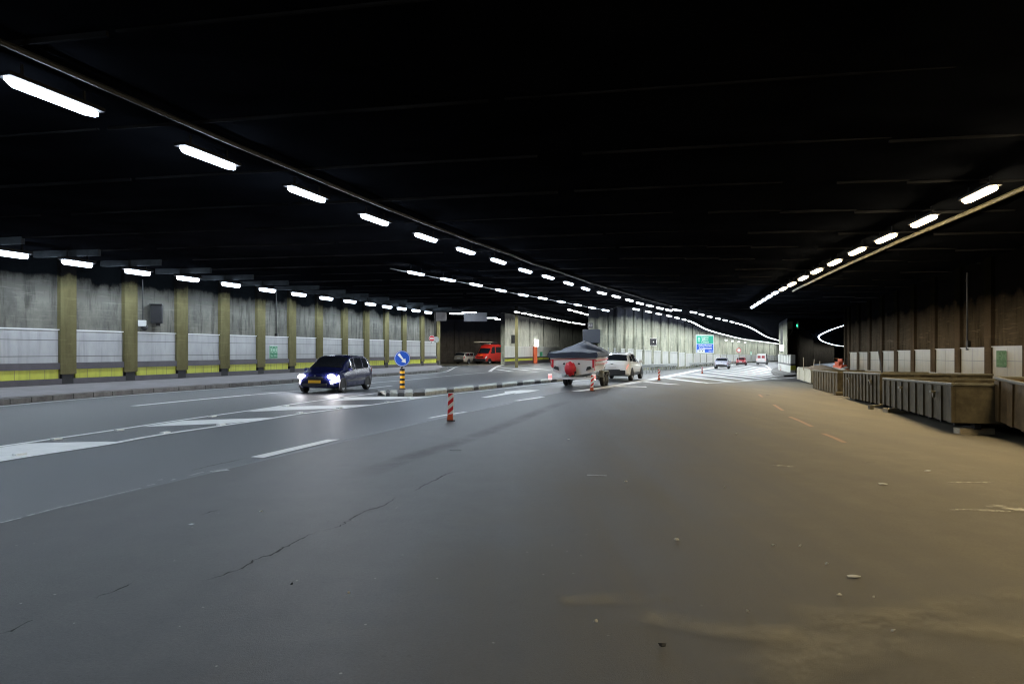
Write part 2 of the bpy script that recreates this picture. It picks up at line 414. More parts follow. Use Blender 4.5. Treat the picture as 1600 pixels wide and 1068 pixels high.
# ribs above the left row of lamps
bm = NB()
LW = lambda Y: -29.1+.30*Y          # left wall face
for k in range(16):
    Y = 22.6+3.12*k; X = LW(Y)+.3
    L_ = 3.1; ang = math.atan2(-.17, .958)
    box(bm, (X+L_/2*math.cos(ang), Y+L_/2*math.sin(ang), 5.848-.13), (L_, .16, .26), rz(ang))
tag(obj('ceiling_beams', bm, 'beam'), 'short grey concrete beams under the ceiling above the lamps of the left wall', 'ceiling beams')
bpy.data.objects['ceiling_beams']['kind'] = 'structure'
# ================================================================ WALLS
def seg_wall(root, Pa, Pb, bays, spec, side=1):
    """Pa->Pb straight wall; bays = parameter distances of pilaster centres; front face is on the 'side' normal"""
    pass
def wall_bays(root, pts, spec, thick=.35):
    """pts: plan points of pilaster centres in order; room side is to the RIGHT of travel if spec['flip'] else left"""
    flip = spec.get('flip', False)
    up = spec['up']; z = spec['z']
    bu = NB()
    for i in range(len(pts)-1):
        a = Vector(pts[i][:2]); b_ = Vector(pts[i+1][:2]); d = (b_-a); l = d.length; d /= l
        n = Vector((d.y, -d.x)) if not flip else Vector((-d.y, d.x))
        mid = (a+b_)/2; g = gz(mid.x); an = math.atan2(d.y, d.x); R = rz(an)
        def bx(bm, s0, s1, z0, z1, off0, off1, mi=0):
            c = a+d*((s0+s1)/2)+n*((off0+off1)/2)
            box(bm, (c.x, c.y, g+(z0+z1)/2), (s1-s0, off1-off0, z1-z0), R, mi)
        # upper concrete: slab behind everything, full height
        bx(bu, -.02, l+.02, -.3, spec['H'], -thick, 0)
        pw = spec['pw']/2
        bp = NB(); bx(bp, pw+.03, l-pw-.03, z[1], z[0], .03, .09)
        fr = .05
        bx(bp, pw-.02, l-pw+.02, z[0], z[0]+.05, .0, .13, 1)
        for zz in spec.get('seams', ()): bx(bp, pw+.03, l-pw-.03, zz-.012, zz+.012, .091, .095, 2)
        for q in range(1, spec.get('vs', 3)):
            s = pw+(l-2*pw)*q/spec.get('vs', 3); bx(bp, s-.008, s+.008, z[1], z[0], .091, .094, 2)
        obj('panel', bp, None, root, mats=[spec['panel'], 'white' if not spec.get('dusty') else 'panelR', 'seam'])
        if z[2] is not None:
            bd = NB(); bx(bd, -.001, l+.001, z[2], z[1]-.002, .02, .17); obj('rail_band', bd, 'dark', root)
            by = NB(); bx(by, pw+.03, l-pw-.03, z[3], z[2]-.004, .03, .10)
            for q in range(1, 4):
                s = pw+(l-2*pw)*q/4; bx(by, s-.008, s+.008, z[3], z[2]-.01, .101, .104, 1)
            obj('lower_panel', by, None, root, mats=['yel', 'seam'])
            bb = NB(); bx(bb, -.001, l+.001, 0.0, z[3]-.004, .02, .14); obj('plinth', bb, 'dark', root)
    obj('concrete_face', bu, up, root)
    for i, p in enumerate(pts[spec.get('skipfirst', 0):]):
        k = i+spec.get('skipfirst', 0)
        a = Vector(p[:2]); q = Vector(pts[min(k+1, len(pts)-1)][:2]); r = Vector(pts[max(k-1, 0)][:2]); d = (q-r).normalized()
        n = Vector((d.y, -d.x)) if not flip else Vector((-d.y, d.x)); an = math.atan2(d.y, d.x)
        bm = NB(); pd = spec.get('pd', .22); c = a+n*(pd/2-.02)
        zb = spec.get('pz', .45)
        box(bm, (c.x, c.y, gz(a.x)+(zb+spec['H'])/2), (spec['pw'], pd, spec['H']-zb), rz(an), bev=.012)
        o = obj('pilaster', bm, spec['pil'], root)
        if zb > .1:
            bm = NB(); c = a+n*.07
            box(bm, (c.x, c.y, gz(a.x)+zb/2+.1), (spec['pw']*.7, .16, zb-.2), rz(an)); 
            obj('footing_recess', bm, 'black', root)
# left wall, pilasters every 3.3 m in depth
LWpts = [(LW(y), y) for y in [30.5-3.3*k for k in range(3, 0, -1)]+[30.5, 33.75, 37, 40.2, 43.4, 46.6, 49.8, 53.2, 56.5, 59.9, 63.3, 67.2, 71.0]]
lw = thing('tunnel_wall', 'long left tunnel wall with olive pilasters, grey panels and a yellow-green strip', 'wall', (0, 0, 0))
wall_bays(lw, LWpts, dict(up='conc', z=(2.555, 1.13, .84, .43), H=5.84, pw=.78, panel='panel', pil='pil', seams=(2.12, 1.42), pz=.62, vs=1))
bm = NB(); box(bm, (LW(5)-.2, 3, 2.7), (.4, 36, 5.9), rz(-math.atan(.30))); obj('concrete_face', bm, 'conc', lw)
# return at the wall's far end
a = Vector((LW(71.0), 71.0)); dW = Vector((.287, .958)); nW = Vector((dW.y, -dW.x))
bm = NB(); c = a-nW*2.2+dW*.2; box(bm, (c.x, c.y, 2.9), (.4, 4.8, 5.9), rz(math.atan2(dW.y, dW.x))); obj('end_face', bm, 'conc', lw)
for k in range(3):
    bm = NB(); p = a+nW*.16-dW*(.35+.35*k); cyl(bm, (p.x, p.y, 2.7), (p.x, p.y, 5.8), .04, n=8); obj('pipe', bm, 'cond', lw)
# right wall
def RW(Y): return 11.4+.28*Y
RWpts = [(RW(27+3.25*k), 27+3.25*k) for k in range(-3, 9)]
rw = thing('tunnel_wall', 'right tunnel wall behind the skips, brown pilasters and dusty pale panels', 'wall')
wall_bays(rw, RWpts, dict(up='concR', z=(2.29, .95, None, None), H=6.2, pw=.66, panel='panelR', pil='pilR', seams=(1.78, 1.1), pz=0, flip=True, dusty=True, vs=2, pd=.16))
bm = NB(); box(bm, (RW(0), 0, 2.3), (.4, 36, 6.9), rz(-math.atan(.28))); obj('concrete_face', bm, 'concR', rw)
e = Vector(RWpts[-1]); bm = NB(); box(bm, (e.x+2.6, e.y+.2, 2.3), (5.4, .4, 6.9), rz(-.27)); obj('end_face', bm, 'concR', rw)
# wall of the side tunnel seen through the opening (W2)
def W2(Y): return -.95+.30*(Y-80)
w2 = thing('tunnel_wall', 'pale blotchy wall of the far left tunnel with white and yellow panels, behind the boat', 'wall')
W2pts = [(W2(y), y) for y in (80, 91, 98, 108, 118, 129, 142)]
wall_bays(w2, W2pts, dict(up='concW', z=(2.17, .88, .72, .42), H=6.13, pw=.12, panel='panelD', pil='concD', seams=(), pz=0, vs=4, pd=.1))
bm = NB(); a2 = Vector((W2(80), 80)); c = a2-nW*.15+dW*.1; box(bm, (c.x, c.y, 2.9), (.3, .45, 6.3), rz(math.atan2(dW.y, dW.x))); obj('end_face', bm, 'concD', w2)
bm = NB(); p = P(807, 574); box(bm, (p.x, p.y, 3.0), (.3, .3, 6.2)); tag(obj('support_column', bm, 'pil'), 'thin olive column standing free in front of the far left tunnel wall', 'column')
# back of the parking bay
bm = NB(); 
for k in range(9):
    x = -21+2.9*k; box(bm, (x, 97+.12*x, 2.9), (2.86, .3, 6.3), rz(.12)); 
    box(bm, (x+1.45, 96.8+.12*x, 2.9), (.12, .25, 6.3), rz(.12))
bm2 = bm; tag(obj('bay_wall', bm2, 'concB'), 'dark brown concrete wall closing the parking bay behind the red van', 'wall')
# ---- lamp rows (plan) needed for the divider wall
def lampP(lst, dz): return [P(a, b_, dz) for a, b_ in lst]
R1n = lampP([(85,150),(327,245),(480,302),(586,342),(666,370),(728,391),(779,407),(821,422),(856.7,432),(888.6,441.8),(915,450.3),(940.5,457),(963,462.7),(983.6,468.4),(999.9,473.2),(1015.5,477),(1031.2,480.8),(1045.2,483.9)], 5.4)
R1f = resample(smoothpath(lampP([(1057.5,483.6),(1069.7,484.8),(1082,486.9),(1102.5,492.5),(1120.9,496.8),(1136,500.6),(1150,504),(1170,510.3),(1179.4,515),(1188.8,520.6),(1198,525.7),(1207.5,528.9),(1219,532)], 5.7)), 3.1)
R2n = lampP([(650,426),(700,436),(744,444),(783,453),(817.5,460),(848,465.2),(876.8,470.7),(902.6,475.6),(925.5,480.2),(946.3,484.1)], 5.4)
R2f = resample(smoothpath(lampP([(994,482.6),(1008.7,485.3),(1021.9,488.3),(1045.5,493),(1062.8,497.2),(1075.7,500.6),(1085.6,504.7),(1095,509.8),(1104.4,514.3),(1113.8,517.4),(1125,520.6),(1140,524.4),(1151,527.2),(1162.5,529.6),(1179,531.9),(1198,534.3),(1219,537.2)], 5.7)), 3.1)
LWl = lampP([(15,394),(121,409),(215,423),(294,433.5),(361,443),(418,451.3),(467,458.3),(510,464.5),(547,469.5),(579,473.7),(605,478),(628,481),(650,484),(669,487)], 5.4)
R3l = lampP([(808,487),(818.7,489),(828.4,491),(837.7,493),(847,494.6),(856,496.2),(864.5,497.9),(873,499.5),(881,501),(888.2,502.5),(897.4,503.9),(904.7,505),(910.8,506)], 5.4)
R4l = lampP([(891,483.7),(899.5,485.9),(908,488.2),(916,490.5)], 5.4)
R5l = lampP([(1530,302),(1443,344),(1384,371),(1339,391.3),(1304,409),(1276,422.5),(1255,433.5),(1237,443.2),(1223.5,450.5),(1211,457),(1202,462.5),(1194,467.5),(1187,471.7),(1181,475.5),(1176,479)], 5.4)
bay = lampP([(733,487.6),(713.5,489.4),(767,496),(782.5,498.3)], 5.6)
R6 = resample(smoothpath([A(1330, 78, 5.7), A(1318, 92, 5.6), A(1300, 118, 5.5), A(1288, 137, 5.5), A(1280, 160, 5.3)]), 3.1)
def px2(px, py, Y): X = (px-800)/F*Y; return Vector((X, Y, zat(py, Y)))
R6 = resample(smoothpath([px2(1335,502.5,82), px2(1320,507.5,90), px2(1305,512,100), px2(1291,518,114), px2(1283,522,126), px2(1279,525.3,140), px2(1281,529.5,154), px2(1286,533,168), px2(1296,536.5,186), px2(1306,539,206), px2(1320,540.7,228)]), 3.1)
R7 = None
# divider wall polyline, 1.5 m to the left of the far part of row 2
path = [Vector((p.x, p.y)) for p in R2f]
dwp = []
for i, p in enumerate(path):
    d = (path[min(i+1, len(path)-1)]-path[max(i-1, 0)]).normalized(); dwp.append(p+Vector((-d.y, d.x))*1.6)
e1 = (dwp[-1]-dwp[-4]).normalized(); dwp += [dwp[-1]+e1*25+Vector((4, 0)), dwp[-1]+e1*60+Vector((18, 0))]
dwp = [Vector(((938-800)/F*64.6, 64.6))]+[p for p in dwp if (p.x/p.y*F+800) > 962]
def hit(px):
    k = (px-800)/F
    for a, b_ in zip(dwp, dwp[1:]):
        fa = a.x-k*a.y; fb = b_.x-k*b_.y
        if fa <= 0 <= fb or fb <= 0 <= fa: t = fa/(fa-fb); return a.lerp(b_, t)
    return None
DP = [hit(px) for px in (938.2,947,956,966,977,990,1003.5,1018,1032,1044,1058,1069,1081.5,1093,1103,1113,1124.4,1134.6,1144.6,1154.6,1164.6,1174,1183.5,1192.7,1202,1210,1220)]
DP = [(p.x, p.y) for p in DP if p]
dw = thing('tunnel_wall', 'curving pale divider wall beyond the white car, narrow pilasters above light panels', 'wall')
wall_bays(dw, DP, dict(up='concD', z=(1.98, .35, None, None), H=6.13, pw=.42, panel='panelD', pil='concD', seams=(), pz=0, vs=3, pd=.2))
bm = NB(); p = Vector(DP[0]); box(bm, (p.x+.1, p.y, 2.9), (.35, .5, 6.3)); obj('end_face', bm, 'concD', dw)
bm = NB(); box(bm, ((929.3-800)/F*64.6, 64.7, (zat(514, 64.6)+6.1)/2), (1.1, .35, 6.1-zat(514, 64.6))); obj('lintel', bm, 'concD', dw)
bm = NB(); box(bm, ((945.5-800)/F*64.9, 65.2, zat(530, 65)), (.32, .1, .85), rz(.4)); tag(obj('wall_light_box', bm, 'lit'), 'tall lit white box on the end of the divider wall behind the boat', 'light box')
# pier between the main and the right-hand tunnel
pb = P(1236, 582); pr = thing('tunnel_pier', 'thick pier at the tunnel fork with white panels and a yellow-green strip', 'pier', (0, 0, 0))
g = pb.z
def pz(px, Y): return ((px-800)/F*Y, Y)
def prbox(name, x1, x0, xr, Y1, Y0, z0, z1, m, e=0.):
    """near corner x1 at depth Y1, long left face back to x0 at Y0, short right face to xr"""
    a, l, rr_ = pz(x1, Y1-e), pz(x0, Y0), pz(xr, Y1+.25-e)
    bm = NB(); prism(bm, [(a[0], a[1], g+z0), (rr_[0], rr_[1], g+z0), (rr_[0]+6, rr_[1]+16, g+z0), (l[0]+1, l[1]+.5, g+z0), (l[0], l[1], g+z0)], (0, 0, z1-z0)); return obj(name, bm, m, pr)
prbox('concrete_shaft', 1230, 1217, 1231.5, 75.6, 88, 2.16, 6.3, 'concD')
prbox('panel_cladding', 1235, 1215.6, 1242.6, 75, 90, 1.15, 2.15, 'panelD')
prbox('rail_band', 1235, 1215.6, 1242.6, 75, 90, .95, 1.146, 'dark', -.02)
prbox('lower_panel', 1235, 1215.6, 1242.6, 75, 90, .45, .946, 'panelD')
prbox('plinth', 1235, 1215.6, 1242.6, 75, 90, -.3, .446, 'panelD', .05)
a = Vector(pz(1235, 75)); b_ = Vector(pz(1242.6, 75.25)); d = (b_-a); l = d.length; mid = (a+b_)/2+Vector((d.y, -d.x)).normalized()*.03
bm = NB(); box(bm, (mid.x, mid.y, g+.7), (l, .05, .48), rz(math.atan2(d.y, d.x))); obj('yellow_strip', bm, 'yel', pr)
a = Vector(pz(1235, 75)); b_ = Vector(pz(1215.6, 90)); d = (b_-a).normalized()
for k in range(1, 8):
    p_ = a.lerp(b_, k/8)+Vector((-d.y, d.x))*.01; bm = NB(); box(bm, (p_.x, p_.y, g+1.65), (.05, .03, .98), rz(math.atan2(d.y, d.x))); obj('panel_joint', bm, 'seam', pr)
bm = NB(); Y = pb.y-.3; box(bm, ((1237-800)/F*Y, Y+1.4, (zat(514, Y)+zat(550, Y))/2), (.85, 1.8, (36/F)*Y)); tag(obj('control_cabinet', bm, 'black'), 'black cabinet high on the right side of the fork pier', 'cabinet')
bm = NB(); box(bm, ((1224.8-800)/F*Y, Y+.3, zat(543, Y)), (.62, .25, .66), bev=.03); tag(obj('lit_sign', bm, 'lit'), 'glaring white lit box on the front of the fork pier', 'lit sign')
sg = thing('lane_signal', 'grey box with a green light hung above the fork pier', 'traffic signal', ((1239.5-800)/F*Y, Y, zat(513.5, Y)))
bm = NB(); box(bm, (0, .2, .45), (1.32, .35, .92), bev=.03); obj('casing', bm, pm('casing_green_grey', (.50, .56, .45), .6), sg)
bm = NB(); prism(bm, [(.30, 0, .62), (.38, 0, .66), (.50, 0, .32), (.44, 0, .22)], (0, .015, 0)); obj('light_bar', bm, 'green_em', sg)
bm = NB(); tube(bm, [(.0, .2, 0), (-.1, .2, -.4), (-.35, .3, -.75)], .06); obj('bracket', bm, 'steel', sg)
# kerbed island round the pier
def gp(*pts, dz=.0): return [P(a, b_, dz) for a, b_ in pts]
bm = NB(); isl = smoothpath(gp((1243, 587), (1225, 588), (1210, 585.5), (1205, 581.5), (1208, 577.5), (1216, 574)), 5)+[A(1236, 82), A(1243, 82)]
prism(bm, [Vector((p.x, p.y, gz(p.x)-.1)) for p in isl], (0, 0, .24)); tag(obj('kerb_island', bm, 'kerb'), 'rounded grey kerb island at the foot of the fork pier', 'kerb')
# right-hand tunnel: curved wall behind the lamps
r6 = [Vector((p.x, p.y)) for p in R6]; off = []
for i, p in enumerate(r6):
    d = (r6[min(i+1, len(r6)-1)]-r6[max(i-1, 0)]).normalized(); off.append(p+Vector((-d.y, d.x))*2.5)
off = [Vector(((1242.5-800)/F*79, 79)), Vector(((1258-800)/F*112, 112)), Vector(((1270-800)/F*140, 140))]+[p for p in off if p.y > 148][::3]
bm = NB()
for a, b_ in zip(off, off[1:]):
    d = b_-a; l = d.length; mid = (a+b_)/2; box(bm, (mid.x-.0, mid.y+.2, gz(mid.x)+2.9), (l+.3, .4, 6.6), rz(math.atan2(d.y, d.x)))
tag(obj('curved_tunnel_wall', bm, 'concR'), 'dim brown wall of the right-hand tunnel curving away behind the sand skip', 'wall')
bm = NB(); box(bm, (120, 330, 2), (420, 1, 14)); o = obj('tunnel_end', bm, 'ceil'); o['kind'] = 'structure'
bm = NB(); box(bm, (0, -28, 3), (120, 1, 8)); o = obj('tunnel_back', bm, 'concR'); o['kind'] = 'structure'
# ================================================================ LEFT WALKWAY + KERB
edge = smoothpath(gp((-160, 650), (0, 634.8), (131, 623), (253, 613.6), (400, 603.3), (468, 598.2), (577, 590), (640, 585.6), (691, 581.5), (703, 578), (710.5, 574)), 4)
edge = [Vector((-28.5, -2, 0)), Vector((-22, 6, 0))][0:0]+edge
kp = []
for i, p in enumerate(edge):
    d = (edge[min(i+1, len(edge)-1)]-edge[max(i-1, 0)]).normalized(); kp.append(p+Vector((-d.y, d.x, 0))*.42)
kp = [k for k in kp if k.y < 66]
bm = NB()
for i in range(len(kp)-1):
    a, b_ = kp[i], kp[i+1]; n = max(1, int((b_-a).length/1.0))
    for q in range(n):
        s = a.lerp(b_, q/n); t = a.lerp(b_, (q+1)/n-.012/n*n if True else 1); d = (t-s); l = d.length-.02; mid = (s+t)/2+Vector((-d.y, d.x, 0)).normalized()*.12
        box(bm, (mid.x, mid.y, .05+random.uniform(-.006, .006)), (l, .26, .24), rz(math.atan2(d.y, d.x)), bev=.02)
tag(obj('kerb', bm, 'kerb'), 'long grey stone kerb beside the left wall walkway', 'kerb')
bm = NB()
inner = [k+Vector((-(kp[min(i+1, len(kp)-1)]-kp[max(i-1, 0)]).normalized().y, (kp[min(i+1, len(kp)-1)]-kp[max(i-1, 0)]).normalized().x, 0))*.55 for i, k in enumerate(kp)]
wl = [Vector((LW(y)+.02, y, 0)) for y in (72, 60, 40, 20, 8)]
outl = inner+wl
v1 = [bm.verts.new((p.x, p.y, .17)) for p in outl]
f = bm.faces.new(v1); r = bmesh.ops.extrude_face_region(bm, geom=[f]); bmesh.ops.translate(bm, vec=(0, 0, -.25), verts=[x for x in r['geom'] if isinstance(x, bmesh.types.BMVert)])
bmesh.ops.triangulate(bm, faces=[f for f in bm.faces if len(f.verts) > 4])
struct('walkway', bm, 'walk')
# ================================================================ ROAD MARKINGS
bmP = NB(); bmW = NB(); bmO = NB(); bmC = NB()
DZ = [.004]
def lift(p, dz): return Vector((p.x, p.y, gz(p.x)+dz))
def stripe(bm, pts, wd, dz=.005, n=4, wd2=None):
    pts = smoothpath([P(*p) for p in pts], n) if len(pts) > 2 else [P(*pts[0]).lerp(P(*pts[1]), t/6) for t in range(7)]
    prev = None
    for i, p in enumerate(pts):
        d = (pts[min(i+1, len(pts)-1)]-pts[max(i-1, 0)]); d.z = 0; d.normalize(); nn = Vector((-d.y, d.x, 0))
        ww = wd if wd2 is None else wd+(wd2-wd)*i/(len(pts)-1)
        a = bm.verts.new(lift(p+nn*ww/2, dz)); b_ = bm.verts.new(lift(p-nn*ww/2, dz))
        if prev: bm.faces.new((prev[0], a, b_, prev[1]))
        prev = (a, b_)
def gpoly(bm, pts, dz=.005):
    poly(bm, [lift(P(*p), dz) for p in pts])
stripe(bmP, [(-200, 655), (0, 634.8), (131, 623), (253, 613.6), (400, 603.3), (468, 598.2), (577, 590), (640, 585.6), (691, 581.5), (703, 578), (710.5, 574), (719, 571.6)], .15)
stripe(bmP, [(209, 634), (300, 625), (388, 617)], .28)
stripe(bmP, [(388, 617), (468.5, 610), (577, 598.4), (640, 593), (682, 588.8), (756, 582), (780, 581), (860, 579.5)], .14)
stripe(bmP, [(573, 607), (613, 602.3)], .15)
stripe(bmP, [(-200, 733), (-60, 708), (0, 697.8), (88.5, 685), (184.6, 671), (278, 657), (400, 640), (481, 628), (587, 614.4)], .15, .009)
stripe(bmP, [(-200, 757), (0, 720), (162, 695), (253, 678.8), (400, 657.4), (468.5, 646.7), (580, 632.6), (658, 621.6), (706, 615.5), (780, 607.6), (860, 598.6), (930, 592.4)], .16, .009)
gpoly(bmP, [(-90, 713), (0, 699), (42, 692.5), (165, 689.6), (188, 690.4), (0, 719), (-90, 735)])
gpoly(bmP, [(222, 666.6), (285.7, 657), (379, 654), (440, 651.5), (400, 656.5), (361.6, 661), (265.5, 665)])
gpoly(bmP, [(385, 643), (432, 635.2), (536.8, 633.0), (579.8, 632), (529, 638), (456, 640.2), (395, 643)])
gpoly(bmP, [(516.5, 626.3), (542, 620.5), (600, 619.6), (668, 619.4), (645.5, 622.6), (607.6, 623.4), (536.8, 625.2)])
for p in ((88, 686.5), (186, 672.5), (332, 651.2), (30, 711), (258, 676.5), (345, 664), (468, 645.5), (605, 628.6), (447, 634.5), (530, 637.5), (640, 621.5)):   # studs glued on the gore lines
    q = P(*p); bx_ = NB(); 
    box(bmP, (q.x, q.y, .018), (.16, .11, .03), rz(1.2))
gpoly(bmP, [(391.4, 713.7), (511.5, 686.4), (531.7, 686.2), (411, 715.2)])
stripe(bmP, [(671, 652.9), (700, 647.5), (728, 643.4)], .13)
gpoly(bmP, [(751, 620.8), (789, 613.6), (788, 611.4), (813, 609.2), (843.7, 609.2), (826, 612.6), (803, 615.4), (806, 613.8), (762, 620.9)])
stripe(bmP, [(807, 625.9), (848, 620)], .2)
stripe(bmP, [(900, 611), (945, 605), (988.5, 597.6), (1030, 590.5), (1065, 583.5), (1095, 577.5), (1125, 572.6), (1151, 569.3)], .45, wd2=.9)
for (a, b_) in (((960, 603.5), (1010, 604.2)), ((1000, 595.5), (1054, 600.6)), ((1037, 590), (1102, 598)), ((1062, 587), (1142, 595.8)), ((1082, 583.5), (1172, 594)), ((1100, 580.3), (1195, 592)), ((1112, 578.2), (1208, 590)), ((1124, 576.4), (1212, 587.5)), ((1136, 574.8), (1210, 584.5)), ((1147, 573.4), (1205, 581.5)), ((1157, 572), (1204, 579)), ((1167, 571), (1205, 577))):
    stripe(bmP, [a, b_], .85)
stripe(bmP, [(1102, 598.6), (1150, 596.2), (1200, 592.6), (1243, 589.5)], .2, .009)
stripe(bmP, [(1165, 568.4), (1190, 569.5), (1200, 573), (1204, 578)], .3, .009)
stripe(bmP, [(681, 573.6), (700, 573.4), (711, 573)], .5)
stripe(bmP, [(765, 580.5), (770.7, 576), (778, 572), (788.6, 569.5)], .3, .009)
for a, b_ in (((774.8, 576.6), (800, 580.2)), ((776, 573.4), (826, 578.4)), ((805, 573.4), (859, 577.8)), ((824, 581.9), (840, 581))): stripe(bmP, [a, b_], .4)
o = struct('lane_markings', bmP, 'paint')
# thin worn seam line, dashes of old paint
for a, b_ in (((0, 817), (34, 808.5)), ((42, 806), (98, 791)), ((101, 791), (220, 762.5)), ((230, 759), (242, 756)), ((246, 750), (254, 749)), ((268, 750), (274, 748)), ((296, 743), (318, 737)), ((535, 686), (590, 675)), ((590, 675), (652, 661)), ((735, 643), (762, 637.5)), ((765, 637), (800, 629.5))):
    stripe(bmW, [a, b_], .035)
stripe(bmW, [(296, 820), (302, 818)], .04); stripe(bmW, [(330, 737), (357, 733.5)], .12); stripe(bmW, [(917, 742), (948, 743)], .05)
struct('seam_line', bmW, 'paintworn')
for pts in ([(1209, 632), (1223, 641)], [(1234, 651), (1250, 657.5), (1268, 666)], [(1286, 677), (1304, 684), (1319, 691)], [(1186, 616), (1191, 620)]): stripe(bmO, pts, .10)
struct('orange_dashes', bmO, 'orange_paint')
def crack(pts, w0):
    pts = [P(*p) for p in pts]; out = []
    for a, b_ in zip(pts, pts[1:]):
        n = max(2, int((b_-a).length/.035))
        for k in range(n):
            q = a.lerp(b_, k/n); out.append(q+Vector((random.gauss(0, .010), random.gauss(0, .014), 0)))
    prev = None
    for i, p in enumerate(out):
        d = out[min(i+1, len(out)-1)]-out[max(i-1, 0)]; d.normalize(); nn = Vector((-d.y, d.x, 0))
        ww = w0*max(.1, random.uniform(.2, 1.3))*min(1, 4*i/len(out)+.1, 4*(len(out)-i)/len(out)+.1)
        a = bmC.verts.new(lift(p+nn*ww/2, .003)); b_ = bmC.verts.new(lift(p-nn*ww/2, .003))
        if prev: bmC.faces.new((prev[0], a, b_, prev[1]))
        prev = (a, b_)
crack([(315, 906), (336, 903), (356, 896), (382, 886), (395, 875), (425, 865), (455, 850), (480, 837), (500, 829)], .022)
crack([(505, 828), (530, 822), (560, 804), (575, 797), (592, 793), (607, 786), (620, 776)], .018)
crack([(648, 767), (662, 758), (680, 750), (697, 740), (712, 736)], .024)
crack([(137, 939), (160, 929), (190, 919), (216, 906)], .013)
crack([(0, 992), (20, 984), (42, 972), (62, 966)], .02)
crack([(310, 805), (330, 799), (350, 794)], .018)
crack([(0, 708), (-1, 709)], .01)
crack([(391, 714), (360, 721), (330, 727), (295, 736)], .02)
crack([(651, 661), (690, 653.5)], .02)
struct('cracks', bmC, 'crack')
def film(name, pts, wd, m, dz=.006, n=6):
    bm = NB(); uvl = bm.loops.layers.uv.new('UVMap'); pts = smoothpath([P(*p) for p in pts], n); rows = []
    K = 6
    for i, p in enumerate(pts):
        d = (pts[min(i+1, len(pts)-1)]-pts[max(i-1, 0)]); d.z = 0; d.normalize(); nn = Vector((-d.y, d.x, 0))
        rows.append([(bm.verts.new(lift(p+nn*wd*(k/K-.5), dz)), i/(len(pts)-1), k/K) for k in range(K+1)])
    for i in range(len(rows)-1):
        for k in range(K):
            q = [rows[i][k], rows[i][k+1], rows[i+1][k+1], rows[i+1][k]]; f = bm.faces.new([x[0] for x in q])
            for lp, x in zip(f.loops, q): lp[uvl].uv = (x[1], x[2])
    return struct(name, bm, m)
film('dust_track', [(1160, 1000), (1290, 985), (1370, 970), (1480, 945), (1700, 915)], .35, 'dust', .006)
film('dust_track', [(1220, 960), (1350, 968), (1470, 975), (1600, 990), (1750, 1010)], .45, 'dust', .010)
film('dust_track', [(870, 940), (960, 935), (1050, 932)], .25, 'dust', .006)
film('dust_track', [(1000, 960), (1120, 985), (1260, 992)], .3, 'dust', .014)
film('dust_track', [(1180, 1068), (1300, 1020), (1450, 1000)], .5, 'dust', .018)
film('scuff_mark', [(1480, 797), (1530, 797), (1590, 800)], .12, 'scuff', .006)
film('scuff_mark', [(1480, 754), (1520, 753.5), (1560, 755)], .10, 'scuff', .006)
film('scuff_mark', [(1345, 723), (1358, 722.5), (1370, 723)], .07, 'scuff', .006)
film('scuff_mark', [(1205, 727), (1225, 728), (1245, 730)], .15, 'scuff', .006)
film('scuff_mark', [(1540, 790), (1580, 795), (1620, 800)], .25, 'scuff', .010)
film('tyre_stain', [(560, 745), (640, 715), (720, 690), (800, 660), (850, 640), (890, 626)], .5, 'stain', .010)
# ================================================================ MEDIAN KERB ISLAND
med = thing('median_island', 'narrow kerbed traffic island with black and white painted blocks under the keep-right sign', 'traffic island')
FT = [(590, 614.5), (595, 617.5), (603, 619), (640, 619.4), (664, 617.9), (699, 613.6), (738, 609.9), (777.7, 605.6), (808.6, 602.1), (860, 597.0), (900, 593.3)]
BT = [(590, 613.2), (595, 611), (603, 609.3), (640, 608.5), (664, 607.4), (709, 604.6), (748, 601.2), (784.7, 597.4), (817, 594.6), (850.7, 592), (890, 589), (900, 588.4)]
def itp(tab, x):
    for (a, va), (b_, vb_) in zip(tab, tab[1:]):
        if x <= b_: return va+(vb_-va)*(x-a)/(b_-a)
    return tab[-1][1]
Wt = [(593, 603), (609, 621), (632, 645), (664, 698), (709, 740), (748, 776), (785, 808), (817, 835), (845, 861), (870, 885)]
cuts = sorted(set([590]+[x for q in Wt for x in q]+[898]))
for a, b_ in zip(cuts, cuts[1:]):
    wh = any(q[0] <= (a+b_)/2 <= q[1] for q in Wt)
    A_, B_ = P(a+.15, itp(FT, a)), P(b_-.15, itp(FT, b_)); C_, D_ = P(b_-.15, itp(BT, b_), .12), P(a+.15, itp(BT, a), .12)
    bm = NB(); prism(bm, [(q.x, q.y, -.02) for q in (A_, B_, C_, D_)], (0, 0, .155+random.uniform(-.006, .006)))
    bmesh.ops.bevel(bm, geom=[e for e in bm.edges if all(v.co.z > .1 for v in e.verts)], offset=.03, segments=2, affect='EDGES')
    obj('kerb_block', bm, 'kerbw' if wh else 'kerbk', med)
# ================================================================ LAMPS
def lamp_meshes(tubemat, nm):
    root = thing(nm, 'x', 'ceiling light')
    bm = NB(); L_ = 1.52; wd = .22
    # tapering diffuser: hexagonal plan, bevelled profile
    def ring(z, s, e): return [(-L_/2+e, 0, z), (-L_/2+.16+e*.5, wd/2*s, z), (L_/2-.16-e*.5, wd/2*s, z), (L_/2-e, 0, z), (L_/2-.16-e*.5, -wd/2*s, z), (-L_/2+.16+e*.5, -wd/2*s, z)]
    r = [[bm.verts.new(p) for p in ring(*q)] for q in ((0, 1, 0), (-.05, 1, 0), (-.085, .7, .06))]
    for a, b_ in zip(r, r[1:]):
        for k in range(6): bm.faces.new((a[k], a[(k+1) % 6], b_[(k+1) % 6], b_[k]))
    bm.faces.new(r[-1])
    obj('diffuser', bm, tubemat, root)
    bm = NB(); box(bm, (0, 0, .035), (L_+.02, wd+.04, .06), bev=.01)
    for s in (-.5, .5): box(bm, (s, 0, .16), (.03, .03, .2))
    obj('housing', bm, 'house', root)
    return root
